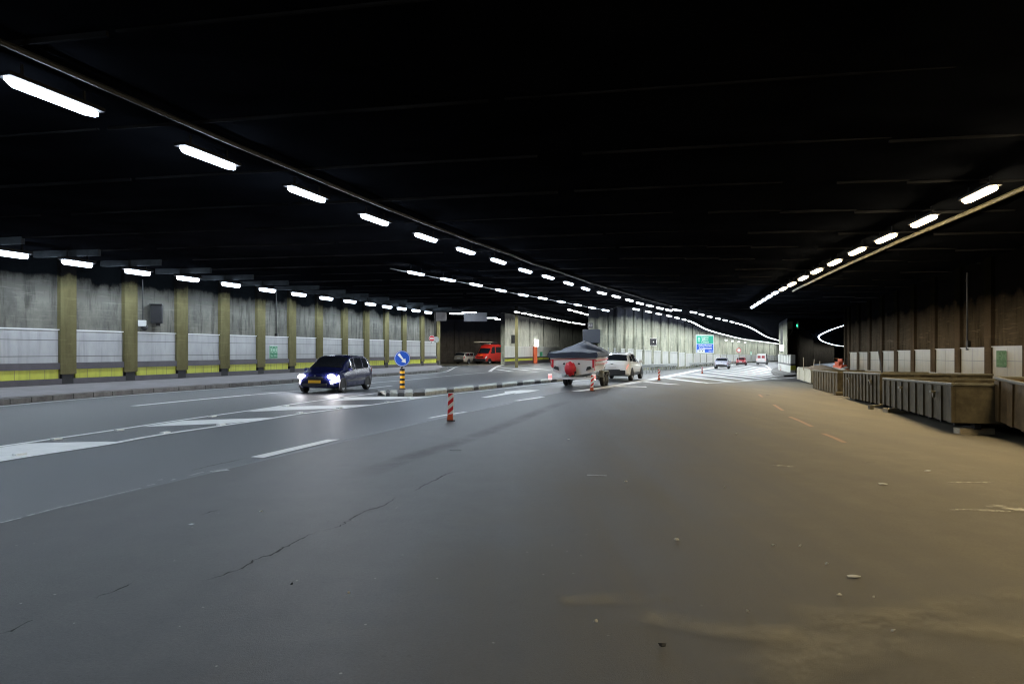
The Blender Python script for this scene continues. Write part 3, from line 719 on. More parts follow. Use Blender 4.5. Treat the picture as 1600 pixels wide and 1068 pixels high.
proto = lamp_meshes('tube', 'tunnel_lamp'); protow = lamp_meshes('tubew', 'tunnel_lamp'); protof = lamp_meshes('tubef', 'tunnel_lamp'); protos = lamp_meshes('tubes', 'tunnel_lamp'); protol = lamp_meshes('tubel', 'tunnel_lamp')
used = {}
ORD = 'first second third fourth fifth sixth seventh eighth ninth tenth eleventh twelfth thirteenth fourteenth fifteenth sixteenth seventeenth eighteenth nineteenth twentieth'.split()
def put_lamps(pts, label, group, pr=proto, first=None):
    n = len(pts)
    for i, p in enumerate(pts):
        d = pts[min(i+1, n-1)]-pts[max(i-1, 0)]
        a = math.atan2(d.y, d.x); el = -math.atan2(d.z, math.hypot(d.x, d.y))
        lb = first if (first and i == 0) else label.replace('{n}', ORD[min(i, 19)])
        if pr.name not in used:
            used[pr.name] = 1; o = pr; o.location = p; o.rotation_euler = (0, el, a); o['label'] = lb; o['group'] = group
        else: dup(pr, p, (0, el, a), lb, group)
def back_ext(pts, n, lead=None):
    d = pts[1]-pts[0]; d = d.normalized()*3.1 if d.length > 3.3 or d.length < 2.9 else d
    return [pts[0]-d*k for k in range(n, 0, -1)]+pts
put_lamps(R1n[:11], '{n} bright tube lamp of the long middle row, counted from the upper left corner', 'lamps of the middle row', first='largest bright tube lamp, at the upper left corner')
ORD_ = ORD; ORD = ORD_[11:]+ORD_[:2]
put_lamps(R1n[11:], '{n} bright tube lamp of the long middle row, counted from the upper left corner', 'lamps of the middle row', protof)
ORD = ORD_
put_lamps(back_ext(R1n, 5)[:5], 'bright tube lamp overhead behind the viewpoint, outside the photo', 'lamps of the middle row behind the viewer')
put_lamps(R1f, 'tube lamp in the upper of the two bright lines curving away over the main tunnel', 'lamps of the upper far line', protof)
put_lamps(R2n, '{n} tube lamp from the left in the short second row over the left lanes', 'lamps of the second row')
put_lamps(R2f, 'tube lamp in the lower far line hugging the divider wall', 'lamps of the lower far line', protof)
for o_ in (protol,): o_.scale = (1, 1.5, 2.)
put_lamps(LWl, '{n} tube lamp from the left edge in the row above the left wall', 'lamps above the left wall', protol, first='leftmost lamp above the left wall, cut by the frame')
put_lamps(back_ext(LWl, 5)[:5], 'tube lamp above the left wall, outside the frame', 'lamps above the left wall out of frame', protol)
put_lamps(R3l, '{n} small lamp from the left above the far left tunnel wall', 'lamps of the far left tunnel', protos)
put_lamps(R4l, '{n} small lamp from the left in the short row beside the divider corner', 'lamps by the divider corner', protos)
put_lamps(R5l[:9], '{n} tube lamp of the right row, counted from the right edge', 'lamps of the right row', protow, first='nearest full lamp of the right row, near the right edge')
ORD = ORD_[9:]+ORD_[:2]
put_lamps(R5l[9:], '{n} tube lamp of the right row, counted from the right edge', 'lamps of the right row')
ORD = ORD_
put_lamps(back_ext(R5l, 6)[:6], 'warm tube lamp of the right row beyond the right edge', 'lamps of the right row out of frame', protow)
for p, lb in zip(bay, ('lamp on the parking bay ceiling above the red van, brightest', 'faint lamp on the parking bay ceiling above the parked estate car', 'lamp on the bay ceiling left of the last one', 'small lamp nearest the right edge of the parking bay opening')):
    dup(protof, p, (0, 0, .1), lb, None)
put_lamps(R6, 'lamp in the bright hooked line of the right-hand tunnel', 'lamps of the right-hand tunnel')
# conduits beside rows
def conduit(pts, r, label, m='cond'):
    bm = NB(); tube(bm, pts, r); tag(obj('cable_conduit', bm, m), label, 'conduit')
def offs(pts, o, dz):
    out = []
    for i, p in enumerate(pts):
        d = pts[min(i+1, len(pts)-1)]-pts[max(i-1, 0)]; d.z = 0; d.normalize(); out.append(p+Vector((-d.y, d.x, 0))*o+Vector((0, 0, dz)))
    return out
conduit(offs(back_ext(R1n, 3), -.32, .30), .045, 'cable conduit running along the long middle lamp row')
conduit(offs([R2n[0]-(R2n[1]-R2n[0])*.5]+R2n, .42, .05), .03, 'thin conduit along the short second lamp row')
conduit([R2n[-1]+Vector((.6, .3, .1)), R2n[-1].lerp(R2f[0], .4)+Vector((0, 0, .3)), R2f[0]+Vector((-.8, -.3, .25))], .03, 'bent conduit joining the second lamp row to the far line')
conduit(offs(back_ext(R5l, 3)[:14], -1.35, .28), .06, 'yellowish conduit beside the right lamp row', 'condy')
conduit(offs(R3l, -.9, -.0), .04, 'fine conduit under the far left tunnel lamps')
# ================================================================ GUARD RAIL
gl = smoothpath([P(*p) for p in ((985, 586), (1010, 583.2), (1044, 578.8), (1070, 576), (1096, 573.8), (1116, 572.2), (1140, 570.4), (1165, 568.8))], 6)
gr = thing('guard_rail', 'galvanised guard rail along the foot of the divider wall', 'guard rail')
bm = NB()
prof = [(.0, .75), (.05, .72), (.05, .66), (.0, .62), (.05, .58), (.05, .51), (0, .48), (-.02, .48), (-.02, .75)]
prev = None
for i, p in enumerate(gl):
    d = gl[min(i+1, len(gl)-1)]-gl[max(i-1, 0)]; d.z = 0; d.normalize(); n = Vector((d.y, -d.x, 0))
    rr = [bm.verts.new(p+n*a+Vector((0, 0, b_))) for a, b_ in prof]
    if prev:
        for k in range(len(prof)): bm.faces.new((prev[k], prev[(k+1) % len(prof)], rr[(k+1) % len(prof)], rr[k]))
    prev = rr
obj('rail', bm, 'steel', gr, smooth=True)
for p in resample(gl, 2.0)[:60]:
    bm = NB(); box(bm, (p.x-.06, p.y+.04, p.z+.33), (.08, .1, .7)); obj('post', bm, 'steel', gr)
# ================================================================ SIGNS, MARKERS
base = P(628.5, 607.5, .12)
kr = thing('keep_right_sign', 'round blue sign with white arrow on a yellow and black striped bollard', 'road sign', (base.x, base.y, .105), .10)
bm = NB(); 
for k in range(8): cyl(bm, (0, 0, .06+k*.097), (0, 0, .06+(k+1)*.097), .10, n=20, mi=k % 2)
obj('striped_post', bm, None, kr, smooth=True, mats=['yellow', 'black'])
bm = NB(); cyl(bm, (0, 0, 0), (0, 0, .06), .14, .12, n=20); obj('foot', bm, 'plast', kr)
bm = NB(); tube(bm, [(-.03, 0, .83), (-.02, .02, .88), (.04, .02, .94)], .035); obj('bracket', bm, 'plast', kr)
def disc(bm, c, r, th, mi=0, n=40): cyl(bm, (c[0], c[1]+th/2, c[2]), (c[0], c[1]-th/2, c[2]), r, n=n, mi=mi)
zc = 1.24-.0
bm = NB(); disc(bm, (0, 0, zc), .315, .02, 0); disc(bm, (0, -.012, zc), .30, .004, 1); disc(bm, (0, -.015, zc), .285, .004, 0)
obj('sign_disc', bm, None, kr, mats=['signblue', 'white'])
bm = NB(); d = Vector((.62, 0, -.785)); n = Vector((.785, 0, .62)); c0 = Vector((0, -.019, zc))
s = c0-d*.235; e_ = c0+d*.07; t = c0+d*.235
prism(bm, [s-n*.055, s+n*.055, e_+n*.03, e_+n*.03+n*.075-d*.0, t, e_-n*.105, e_-n*.03], (0, -.002, 0)); obj('arrow', bm, 'white', kr)
# guide beacons
bk = thing('guide_beacon', 'nearest red and white striped guide beacon standing on the lane seam', 'beacon', P(703.3, 657), .06, 'red and white guide beacons')
bm = NB(); H_ = .66; w_ = .14
box(bm, (0, 0, .13+(H_-.13)/2), (w_, .03, H_-.13), bev=.008); obj('blade', bm, 'white', bk)
bm = NB()
for k in range(-1, 4):
    z0 = .15+k*.2; q = [(-w_/2+.004, z0), (w_/2-.004, z0+.12), (w_/2-.004, z0+.22), (-w_/2+.004, z0+.10)]
    q = [(x, min(max(z, .14), H_-.01)) for x, z in q]
    if len(set(q)) >= 3 and max(z for x, z in q)-min(z for x, z in q) > .02:
        prism(bm, [(x, -.018, z) for x, z in q], (0, -.002, 0)); prism(bm, [(x, .018, z) for x, z in q], (0, .002, 0))
bmesh.ops.dissolve_degenerate(bm, dist=.0005, edges=bm.edges); obj('red_stripes', bm, 'red', bk)
bm = NB(); prism(bm, [(-.075, -.05, 0), (.075, -.05, 0), (.06, -.05, .14), (-.06, -.05, .14)], (0, .1, 0)); obj('foot', bm, 'orange', bk)
bm = NB(); box(bm, (.02, 0, .012), (.2, .16, .024), bev=.006); obj('base_plate', bm, 'black', bk)
bk.rotation_euler = (0, .03, .05)
for (x, y, lb, rt) in ((924.4, 610.6, 'guide beacon right of the boat trailer wheels', .05), (1029.6, 593.8, 'guide beacon on the hatched area right of the white car', 0), (1097, 583.2, 'pale guide beacon behind the hatching left of the silver car', 0)):
    dup(bk, P(x, y), (0, rt, .1), lb, 'red and white guide beacons')
q = P(1219.5, 580); dup(bk, q+Vector((0, -.2, .14)), (0, 0, .2), 'guide beacon at the tip of the fork pier island', 'red and white guide beacons')
# direction sign
Y = 96.; cx = (1101.3-800)/F*Y; x0 = (1087.2-800)/F*Y; x1 = (1115.6-800)/F*Y; zt = zat(523, Y); zb = zat(551.3, Y); W_ = x1-x0; H_ = zt-zb
ds = thing('direction_sign', 'large green over blue direction board on the divider wall', 'road sign', (cx, Y, zb), .05)
bm = NB(); box(bm, (0, .03, H_/2), (W_, .12, H_), bev=.03); obj('board', bm, 'white', ds)
bm = NB(); box(bm, (0, -.035, H_*.735), (W_*.93, .012, H_*.43)); obj('green_field', bm, 'signgreen', ds)
bm = NB(); box(bm, (0, -.035, H_*.265), (W_*.93, .012, H_*.465)); obj('blue_field', bm, 'signblue', ds)
bm = NB(); RT = lambda x, z: Matrix.Translation((x, -.046, z)) @ Matrix.Rotation(PI/2, 4, 'X')
for k, s in enumerate(('Lugano', 'Milano', 'Chiasso')): text_bm(bm, s, .34, RT(.02, H_*(.86-.125*k)))
text_bm(bm, 'Göschenen', .42, RT(.05, H_*.41)); text_bm(bm, 'Andermatt', .42, RT(.05, H_*.26)); text_bm(bm, '1000 m', .22, RT(W_*.32, H_*.10))
prism(bm, [(-.9, -.046, H_*.62), (-.9, -.046, H_*.78), (-1.02, -.046, H_*.78), (-.85, -.046, H_*.87), (-.68, -.046, H_*.78), (-.8, -.046, H_*.78), (-.8, -.046, H_*.62)], (0, -.002, 0))
obj('lettering', bm, 'white', ds)
bm = NB(); box(bm, (-W_*.22, -.05, H_*.105), (W_*.42, .02, H_*.15)); obj('inset_panel', bm, 'white', ds)
bm = NB(); box(bm, (-W_*.3, -.065, H_*.11), (W_*.1, .004, H_*.04)); box(bm, (-W_*.14, -.065, H_*.11), (W_*.07, .004, H_*.06)); obj('symbol', bm, 'seam', ds)
# wall escape signs
def escape(X, Y, z, sz, rot, label, board, figs):
    t = thing('escape_sign', label, 'sign', (X, Y, z), rot)
    bm = NB(); box(bm, (0, .03, 0), (sz, .05, sz), bev=.01); obj('frame', bm, figs if figs == 'palegreen' else board, t)
    bm = NB(); box(bm, (0, -.002, 0), (sz*.92, .012, sz*.92)); obj('board', bm, board, t)
    bm = NB(); y = -.0105; k = sz
    def b2(x, z, w, hh, r=0): box(bm, (x*k, y, z*k), (w*k, .003, hh*k), Matrix.Rotation(r, 3, 'Y'))
    for s in (-1, 1):
        b2(s*.37, .17, .09, .42); b2(s*.25, .19, .16, .07)
        b2(s*.13, .30, .07, .20, s*.5); b2(s*.10, .10, .08, .30, -s*.35); b2(s*.16, -.02, .06, .12, s*.9)
        disc(bm, (s*.16*k, y, .39*k), .035*k, .003, n=12)
    m4 = lambda x, z: Matrix.Translation((x*k, -.0125, z*k)) @ Matrix.Rotation(PI/2, 4, 'X')
    text_bm(bm, '50 m', .17*k, m4(-.26, -.29)); text_bm(bm, '350 m', .17*k, m4(.22, -.29))
    obj('pictogram', bm, figs, t)
wr = math.atan2(.958, .287)
def on_left(px, py, offn):
    k = (px-800)/F; Yw = 29.1/(.30-k); Xw = k*Yw; return Xw+.958*offn, Yw-.287*offn, zat(py, Yw)
x, y, z = on_left(425, 550, .14); escape(x, y, z, .82, wr, 'green escape sign with running figures on the left wall behind the blue car', 'greenlit', 'palegreen')
def on_right(px, py, offn):
    k = (px-800)/F; Yw = 11.4/(k-.28); return k*Yw-.963*offn, Yw+.27*offn, zat(py, Yw)
x, y, z = on_right(1575.5, 560.5, .14); escape(x, y, z, .62, -math.atan2(.963, .27)+0*PI, 'faded green escape sign on the dusty right wall', 'dustgreen', 'dustgreen2')
# no entry sign
x, y, z = on_left(667.5, 528.5, .5)
ne = thing('no_entry_sign', 'round red no-entry sign on the far end of the left wall', 'road sign', (x, y, z), .25)
bm = NB(); disc(bm, (0, 0, 0), .29, .03, 1); disc(bm, (0, -.018, 0), .27, .006, 0); box(bm, (0, -.024, 0), (.4, .006, .1), mi=1); obj('disc', bm, None, ne, mats=['red', 'white'])
bm = NB(); disc(bm, (.5, .35, -.12), .3, .03); obj('rear_disc', bm, 'steel', ne); bm = NB(); tube(bm, [(-.05, .05, -.2), (0, .3, -.5)], .03); obj('bracket', bm, 'steel', ne)
# wall box (dark cabinet) and camera unit on left wall
x, y, z = on_left(236.5, 490.5, .35)
wc = thing('wall_cabinet', 'black flat cabinet mounted high on the left wall', 'cabinet', (x, y, z), wr-PI/2+.0)
wc.rotation_euler = (0, 0, .35)
bm = NB(); box(bm, (0, 0, 0), (.52, .5, .95), bev=.02); obj('casing', bm, 'vms' if False else 'black', wc)
bm = NB(); box(bm, (-.02, -.03, .49), (.58, .6, .03)); obj('hood', bm, 'plast', wc)
bm = NB(); box(bm, (.05, .12, -.52), (.2, .2, .18)); obj('bracket', bm, 'plast', wc)
x, y, z = on_left(213.5, 505, .35)
cu = thing('camera_unit', 'small pale box with a dark dome hung below a cable on the left wall', 'camera', (x, y, z), .35)
bm = NB(); box(bm, (0, 0, 0), (.34, .3, .3), bev=.02); obj('casing', bm, 'white', cu)
bm = NB(); bmesh.ops.create_uvsphere(bm, u_segments=16, v_segments=10, radius=.16, matrix=Matrix.Translation((.1, 0, -.22))); obj('dome', bm, 'plast', cu, smooth=True)
bm = NB(); tube(bm, [(.02, .05, .15), (.02, .05, 1.2), (.0, .1, 2.2)], .025); obj('cable', bm, 'plast', cu)
for (px, y0, y1, lb) in ((430, 478, 523, 'thin grey pipe running down the left wall above the escape sign'), ):
    x, y, z = on_left(px, y1, .08); bm = NB(); tube(bm, [(x, y, z), (x, y, 5.6)], .03); box(bm, (x, y, z), (.16, .12, .16)); tag(obj('wall_pipe', bm, 'cond'), lb, 'pipe')
k = (1515.5-800)/F; x, y, z = on_right(1515.5, 545, .1); bm = NB(); tube(bm, [(x, y, z), (x, y, 5.0)], .035); box(bm, (x, y-.05, z+.15), (.12, .12, .4)); tag(obj('wall_pipe', bm, 'black'), 'black pipe running down the dusty right wall', 'pipe')
# hanging boards of the bay opening
def board(px0, px1, py0, py1, Y, m, name, label, cat, th=.25, rot=0, par=None):
    bm = NB(); X0 = (px0-800)/F*Y; X1 = (px1-800)/F*Y; z0 = zat(py1, Y); z1 = zat(py0, Y)
    box(bm, (0, th/2, (z1-z0)/2), (X1-X0, th, z1-z0), bev=.015); o = tag(obj(name, bm, m), label, cat); o.location = ((X0+X1)/2, Y, z0); o.rotation_euler = (0, 0, rot); return o
board(681, 697, 487.5, 501, 69.6, 'walk', 'hanging_board', 'brownish panel hanging at the left end of the bay opening', 'panel')
board(725, 761, 488, 502, 72, 'vms', 'hanging_board', 'dark blank board hanging in the middle of the bay opening', 'panel')
board(911, 938, 514.3, 535.5, 64.2, 'vms', 'message_board', 'dark blue blank message board behind the boat cover', 'message board', .3)
board(918.5, 926.5, 504, 512.5, 64.1, 'plast', 'notice_plate', 'small dark plate with white marks above the blue message board', 'plate', .1)
bm = NB(); text_bm(bm, '4.0', .3, Matrix.Translation(((922.5-800)/F*64, 64.03, zat(508.3, 64))) @ Matrix.Rotation(PI/2, 4, 'X')); 
o = obj('plate_marks', bm, 'walk'); 
pl = bpy.data.objects['notice_plate']; o.parent = pl; o.matrix_parent_inverse = Matrix.Translation(-pl.location)
# message board with dotted frame on the divider wall
def dhit(px): 
    p = hit(px); return p
p = dhit(1020); Y = p.y-.6; X = (1020-800)/F*Y
vb = thing('dotted_board', 'dark board with a frame of small white dots on the divider wall', 'message board', (X, Y, zat(534, Y)), .35)
bm = NB(); box(bm, (0, .06, 0), (1.0, .1, .8)); obj('board', bm, 'black', vb)
bm = NB()
for k in range(9):
    t = -.46+.92*k/8
    for z in (-.37, .37): disc(bm, (t, 0, z), .03, .01, n=8)
for k in range(1, 6):
    z = -.37+.74*k/6
    for x in (-.46, .46): disc(bm, (x, 0, z), .03, .01, n=8)
disc(bm, (.08, 0, .0), .06, .01, n=8)
obj('dots', bm, 'litdot', vb)
# round speed sign, emergency sign, spots by far wall
for px, py, r, m_, nm, lb, Yo in ((1154.3, 547, .62, 'red', 'speed_sign', 'round red-rimmed sign before the far divider wall', 120), (1173.6, 552, .4, 'palegreen', 'exit_sign', 'small pale green sign on the far divider wall', 135)):
    t = thing(nm, lb, 'road sign', ((px-800)/F*Yo, Yo, zat(py, Yo)), .2)
    bm = NB()
    if nm == 'speed_sign': disc(bm, (0, 0, 0), .42, .05, 0); disc(bm, (0, -.028, 0), .3, .02, 1)
    else: box(bm, (0, 0, 0), (.35, .05, .7), mi=0); box(bm, (0, -.03, -.1), (.2, .02, .25), mi=1)
    obj('face', bm, None, t, mats=[m_, 'white'])
    bm = NB(); cyl(bm, (0, .1, -1.6+0), (0, .1, 0), .04); obj('pole', bm, 'steel', t)
for k, (px, py) in enumerate(((1134.4, 531.3), (1144.5, 532.5), (1154.4, 533.6), (1164.2, 534.6))):
    Yh = 118+9*k; bm = NB(); X = (px-800)/F*Yh; box(bm, (X, Yh, zat(py, Yh)), (.3, .2, .16)); tag(obj('spot_lamp', bm, 'lit'), 'tiny spot lamp on top of a far divider wall pilaster', 'spot lamp', 'spot lamps on the far divider wall')
# things on W2
def onW2(px, py, off=.2): 
    k = (px-800)/F; Yw = 24.95/(.30-k); return Vector((k*Yw+.958*off, Yw-.287*off, zat(py, Yw)))
def w2box(px0, px1, py0, py1, m, name, label, cat, th=.3):
    a = onW2((px0+px1)/2, py1, th/2+.08); z1 = zat(py0, a.y); wpx = (px1-px0)/F*a.y*1.2
    bm = NB(); box(bm, (a.x, a.y, (a.z+z1)/2), (wpx, th, z1-a.z), rz(math.radians(20)), bev=.02); return tag(obj(name, bm, m), label, cat)
w2box(829.5, 834.5, 541, 567, 'orange', 'emergency_post', 'tall orange emergency post against the far left tunnel wall', 'emergency post', .5)
w2box(833, 838, 530.5, 541, 'lit', 'lit_sign', 'small glowing white sign above the orange emergency post', 'lit sign')
w2box(841, 844.5, 549.5, 556, 'greenlit', 'escape_sign', 'tiny green sign right of the orange emergency post', 'sign')
w2box(855.5, 858.5, 548, 566, 'black', 'service_door', 'narrow black door in the far left tunnel wall behind the boat', 'door')
w2box(796.5, 802.5, 523, 536, 'black', 'wall_speaker', 'black box high on the left end of the far left tunnel wall', 'speaker')
# ================================================================ VEHICLES
def interp(tab, x):
    if x <= tab[0][0]: return tab[0][1]
    for (a, va), (b_, vb_) in zip(tab, tab[1:]):
        if x <= b_: return va+(vb_-va)*(x-a)/(b_-a)
    return tab[-1][1]
class Car:
    def __init__(s, name, label, cat, loc, heading, L_, W_, roof, belt, hwt, paint, zb=.2, rk=.80, wheels=(1.3, -1.3), wr=.31, group=None):
        s.L, s.W, s.roof, s.belt, s.hwt, s.zb, s.rk, s.paint = L_, W_, roof, belt, hwt, zb, rk, paint
        s.t = thing(name, label, cat, loc, heading, group); s.wx = wheels; s.wr = wr
        bm = NB(); n = 56; xs = sorted(set([-L_/2+L_*i/n for i in range(n+1)]+[a for a, _ in roof]))
        rows = []
        for x in xs: rows.append([bm.verts.new(p) for p in s.section(x)])
        m_ = len(rows[0])
        for a, b_ in zip(rows, rows[1:]):
            for k in range(m_): 
                try: bm.faces.new((a[k], a[(k+1) % m_], b_[(k+1) % m_], b_[k]))
                except ValueError: pass
        bm.faces.new(rows[0]); bm.faces.new(rows[-1][::-1])
        obj('body', bm, paint, s.t, smooth=32)
        for i, x in enumerate(s.wx):
            for sd in (1, -1): s.wheel(x, sd)
    def half(s, x):
        hw = interp(s.hwt, x)*s.W/2; rf = interp(s.roof, x); bl = min(interp(s.belt, x), rf-.04); zb = s.zb+interp([(-s.L/2, .12), (-s.L/2+.5, 0), (s.L/2-.5, 0), (s.L/2, .08)], x)
        zb = min(zb, bl-.1); cab = sstep(.05, .45, rf-bl); rh = hw*(.93*(1-cab)+s.rk*cab); rr = min(.07, (rf-bl)*.5)
        return [(0, zb), (.86*hw, zb), (.975*hw, zb+.08), (hw, zb+(bl-zb)*.4), (.995*hw, zb+(bl-zb)*.75), (.965*hw, bl), ((.965*hw+rh)/2*1.005+.0, (bl+rf-rr)/2), (rh, rf-rr), (.86*rh, rf-rr*.25), (.4*rh, rf+.01), (0, rf+.018)]
    def section(s, x):
        hh = s.half(x); return [(x, y, z) for y, z in hh]+[(x, -y, z) for y, z in hh[-2:0:-1]]
    def surf(s, x, v, sd=1):
        hh = s.half(x); i = min(int(v), len(hh)-2); f = v-i; y = hh[i][0]*(1-f)+hh[i+1][0]*f; z = hh[i][1]*(1-f)+hh[i+1][1]*f
        return Vector((x, y*sd, z))
    def patch(s, name, x0, x1, v0, v1, m, sd=1, off=.008, nx=8, nv=4, both=False, slant0=0, slant1=0, parent=None):
        bm = NB(); rows = []
        for i in range(nx+1):
            r = []
            vs = [v0+(v1-v0)*j/nv for j in range(nv+1)]
            pts = []
            for jv, v in enumerate(vs):
                tt = jv/nv; xa = x0+slant0*tt; xb = x1+slant1*tt; x = xa+(xb-xa)*i/nx
                pts.append(s.surf(x, v, sd))
            if both: pts = pts+[Vector((p.x, -p.y, p.z)) for p in pts[::-1][1 if v1 >= 10 else 0:]]
            rows.append(pts)
        n = len(rows[0]); V = [[None]*n for _ in rows]
        ctr = Vector((0, 0, .7))
        for i, r in enumerate(rows):
            for j, p in enumerate(r):
                du = rows[min(i+1, nx)][j]-rows[max(i-1, 0)][j]; dv = r[min(j+1, n-1)]-r[max(j-1, 0)]; nn = du.cross(dv)
                if nn.length < 1e-8: nn = p-ctr
                nn.normalize()
                if nn.dot(p-Vector((p.x*.6, 0, .6))) < 0: nn = -nn
                V[i][j] = bm.verts.new(p+nn*off)
        for i in range(nx):
            for j in range(n-1): bm.faces.new((V[i][j], V[i+1][j], V[i+1][j+1], V[i][j+1]))
        return obj(name, bm, m, parent or s.t, smooth=True)
    def wheel(s, x, sd):
        y = s.W/2*sd; r = s.wr; wd = .2
        # dark arch on the flank
        bm = NB(); pts = [(x+(r+.06)*math.cos(a), y*1.004, r+(r+.06)*math.sin(a)) for a in [PI*k/14 for k in range(15)]]+[(x-(r+.06), y*1.004, s.zb+.02), (x+(r+.06), y*1.004, s.zb+.02)]
        prism(bm, pts, (0, -.02*sd if True else 0, 0)); obj('wheel_arch', bm, 'black', s.t)
        w_ = bpy.data.objects.new('wheel', None); C.objects.link(w_); w_.parent = s.t; w_.location = (x, y*1.005-wd/2*sd+.012*sd, r)
        bm = NB(); prof = [(r*.62, -wd/2), (r*.9, -wd/2), (r, -wd*.32), (r, wd*.32), (r*.9, wd/2), (r*.62, wd/2)]
        rings = [[bm.verts.new((rr*math.cos(2*PI*k/28), yy, rr*math.sin(2*PI*k/28))) for k in range(28)] for rr, yy in prof]
        for i in range(len(rings)):
            a = rings[i]; b_ = rings[(i+1) % len(rings)]
            for k in range(28): bm.faces.new((a[k], a[(k+1) % 28], b_[(k+1) % 28], b_[k]))
        obj('tyre', bm, 'rubber', w_, smooth=True)
        bm = NB(); cyl(bm, (0, -.03*sd, 0), (0, .02*sd, 0), r*.62, n=28); obj('rim_well', bm, 'plast', w_)
        bm = NB(); yo = wd/2*sd
        for k in range(10):
            a = 2*PI*k/10; q = Matrix.Rotation(-a, 3, 'Y'); c = q @ Vector((r*.33, yo*.72, 0)); box(bm, c, (r*.58, .02, r*.13), q)
        cyl(bm, (0, yo*.6, 0), (0, yo*.82, 0), r*.14, n=16)
        pr_ = [(r*.57, yo*.6), (r*.64, yo*.95), (r*.66, yo*.9), (r*.6, yo*.5)]
        rings = [[bm.verts.new((rr*math.cos(2*PI*k/28), yy, rr*math.sin(2*PI*k/28))) for k in range(28)] for rr, yy in pr_]
        for i in range(4):
            a = rings[i]; b_ = rings[(i+1) % 4]
            for k in range(28): bm.faces.new((a[k], a[(k+1) % 28], b_[(k+1) % 28], b_[k]))
        obj('rim', bm, 'rim', w_, smooth=True)
    def mirror(s, x, z, sd, m=None):
        bm = NB(); y = s.W/2*sd; box(bm, (x, y*1.09, z), (.14, .2, .15), bev=.04); tube(bm, [(x+.03, y*.96, z-.05), (x+.01, y*1.02, z-.03)], .03); obj('mirror', bm, m or s.paint, s.t, smooth=True)
    def pbox(s, name, c, d, m, bev=.0, rot=None, parent=None):
        bm = NB(); box(bm, c, d, rot, bev=bev); return obj(name, bm, m, parent or s.t)
def hd(dx, dy): return math.atan2(dy, dx)
# --- blue compact people carrier, coming towards us
fc = (P(475.6, 612.6)+P(534.6, 613.4))/2; ang = math.radians(10); fwd = Vector((-math.sin(ang), -math.cos(ang), 0))
loc = fc-fwd*1.28
car = Car('compact_car', 'dark blue compact car with blazing headlights in the left lane', 'car', (loc.x, loc.y, 0), hd(fwd.x, fwd.y), 4.02, 1.70,
    [(-2.01, .72), (-1.98, .95), (-1.88, 1.25), (-1.7, 1.50), (-1.35, 1.59), (-.7, 1.63), (-.1, 1.63), (.25, 1.58), (.75, 1.30), (1.12, 1.06), (1.3, 1.0), (1.65, .90), (1.85, .80), (1.97, .66), (2.01, .5)],
    [(-2.01, .7), (-1.9, 1.0), (-.5, .97), (.9, .90), (1.4, .85), (2.01, .5)],
    [(-2.01, .82), (-1.9, .93), (-1.5, 1.), (1.2, 1.), (1.6, .95), (1.85, .84), (1.97, .72), (2.01, .62)], 'blue_car', wheels=(1.28, -1.28), wr=.30)
car.patch('windscreen', .30, 1.06, 7.5, 10, 'glass', both=True, nx=8)
for sd in (1, -1):
    car.patch('side_window', .02, .72, 5.15, 6.85, 'glass', sd, slant1=-.35)
    car.patch('side_window', -.80, -.06, 5.15, 6.85, 'glass', sd)
    car.patch('side_window', -1.55, -.88, 5.2, 6.8, 'glass', sd, slant0=.1)
    car.mirror(.78, 1.0, sd)
    car.patch('door_trim', -.95, .9, 3.0, 3.25, 'plast', sd, off=.012)
    hl = car.patch('headlight', 1.55, 1.96, 3.5, 5.3, 'head', sd, off=.015, slant0=.0)
    car.patch('door_line', -.03, -.015, 2.2, 5, 'black', sd, off=.004); car.patch('door_line', -.85, -.835, 2.2, 5, 'black', sd, off=.004)
    car.patch('fog_lamp', 1.86, 1.96, 2.2, 2.7, 'headoff', sd, off=.01)
    car.patch('tail_lamp', -1.98, -1.82, 4.2, 5.6, 'tailoff', sd, off=.01)
car.patch('roof_rail', -1.4, .1, 7.6, 7.9, 'plast', 1, off=.02); car.patch('roof_rail', -1.4, .1, 7.6, 7.9, 'plast', -1, off=.02)
car.pbox('bumper_grille', (2.0, 0, .38), (.06, 1.0, .12), 'plast', .01)
car.pbox('number_plate', (2.045, 0, .52), (.02, .50, .12), 'yplate')
car.pbox('grille_bar', (1.985, 0, .70), (.05, .62, .04), 'chrome', .01)
car.pbox('grille', (1.975, 0, .64), (.05, .66, .09), 'black', .01)
bm = NB(); disc(bm, (0, 0, 0), .045, .02, n=16); bmesh.ops.rotate(bm, matrix=rz(PI/2), verts=bm.verts); bmesh.ops.translate(bm, vec=(1.99, 0, .77), verts=bm.verts); obj('badge', bm, 'chrome', car.t)
for sd in (1, -1):
    bm = NB(); bmesh.ops.create_uvsphere(bm, u_segments=18, v_segments=12, radius=1, matrix=Matrix.Translation((1.85, .61*sd, .72)) @ Matrix.Diagonal((.12, .17, .115, 1))); obj('headlight_lens', bm, 'head', car.t, smooth=True)
def lower(c_, k):
    c_.t.scale = (1, 1, k)
    for ch in c_.t.children:
        if ch.name.startswith('wheel') and ch.type == 'EMPTY': ch.location.z /= k; ch.scale.z = 1/k
lower(car, .90)
for sd in (1, -1):      # the lamps' beams
    L = bpy.data.lights.new('headlight_beam', 'SPOT'); L.energy = 130; L.spot_size = math.radians(75); L.spot_blend = .9; L.color = (.92, .96, 1); L.shadow_soft_size = .06
    o = bpy.data.objects.new('headlight_beam', L); C.objects.link(o); o.parent = car.t; o.location = (2.08, .62*sd, .68); o.rotation_euler = (0, -math.radians(83), 0)
    o.rotation_euler = Vector((1, 0, -.09)).to_track_quat('-Z', 'Y').to_euler()
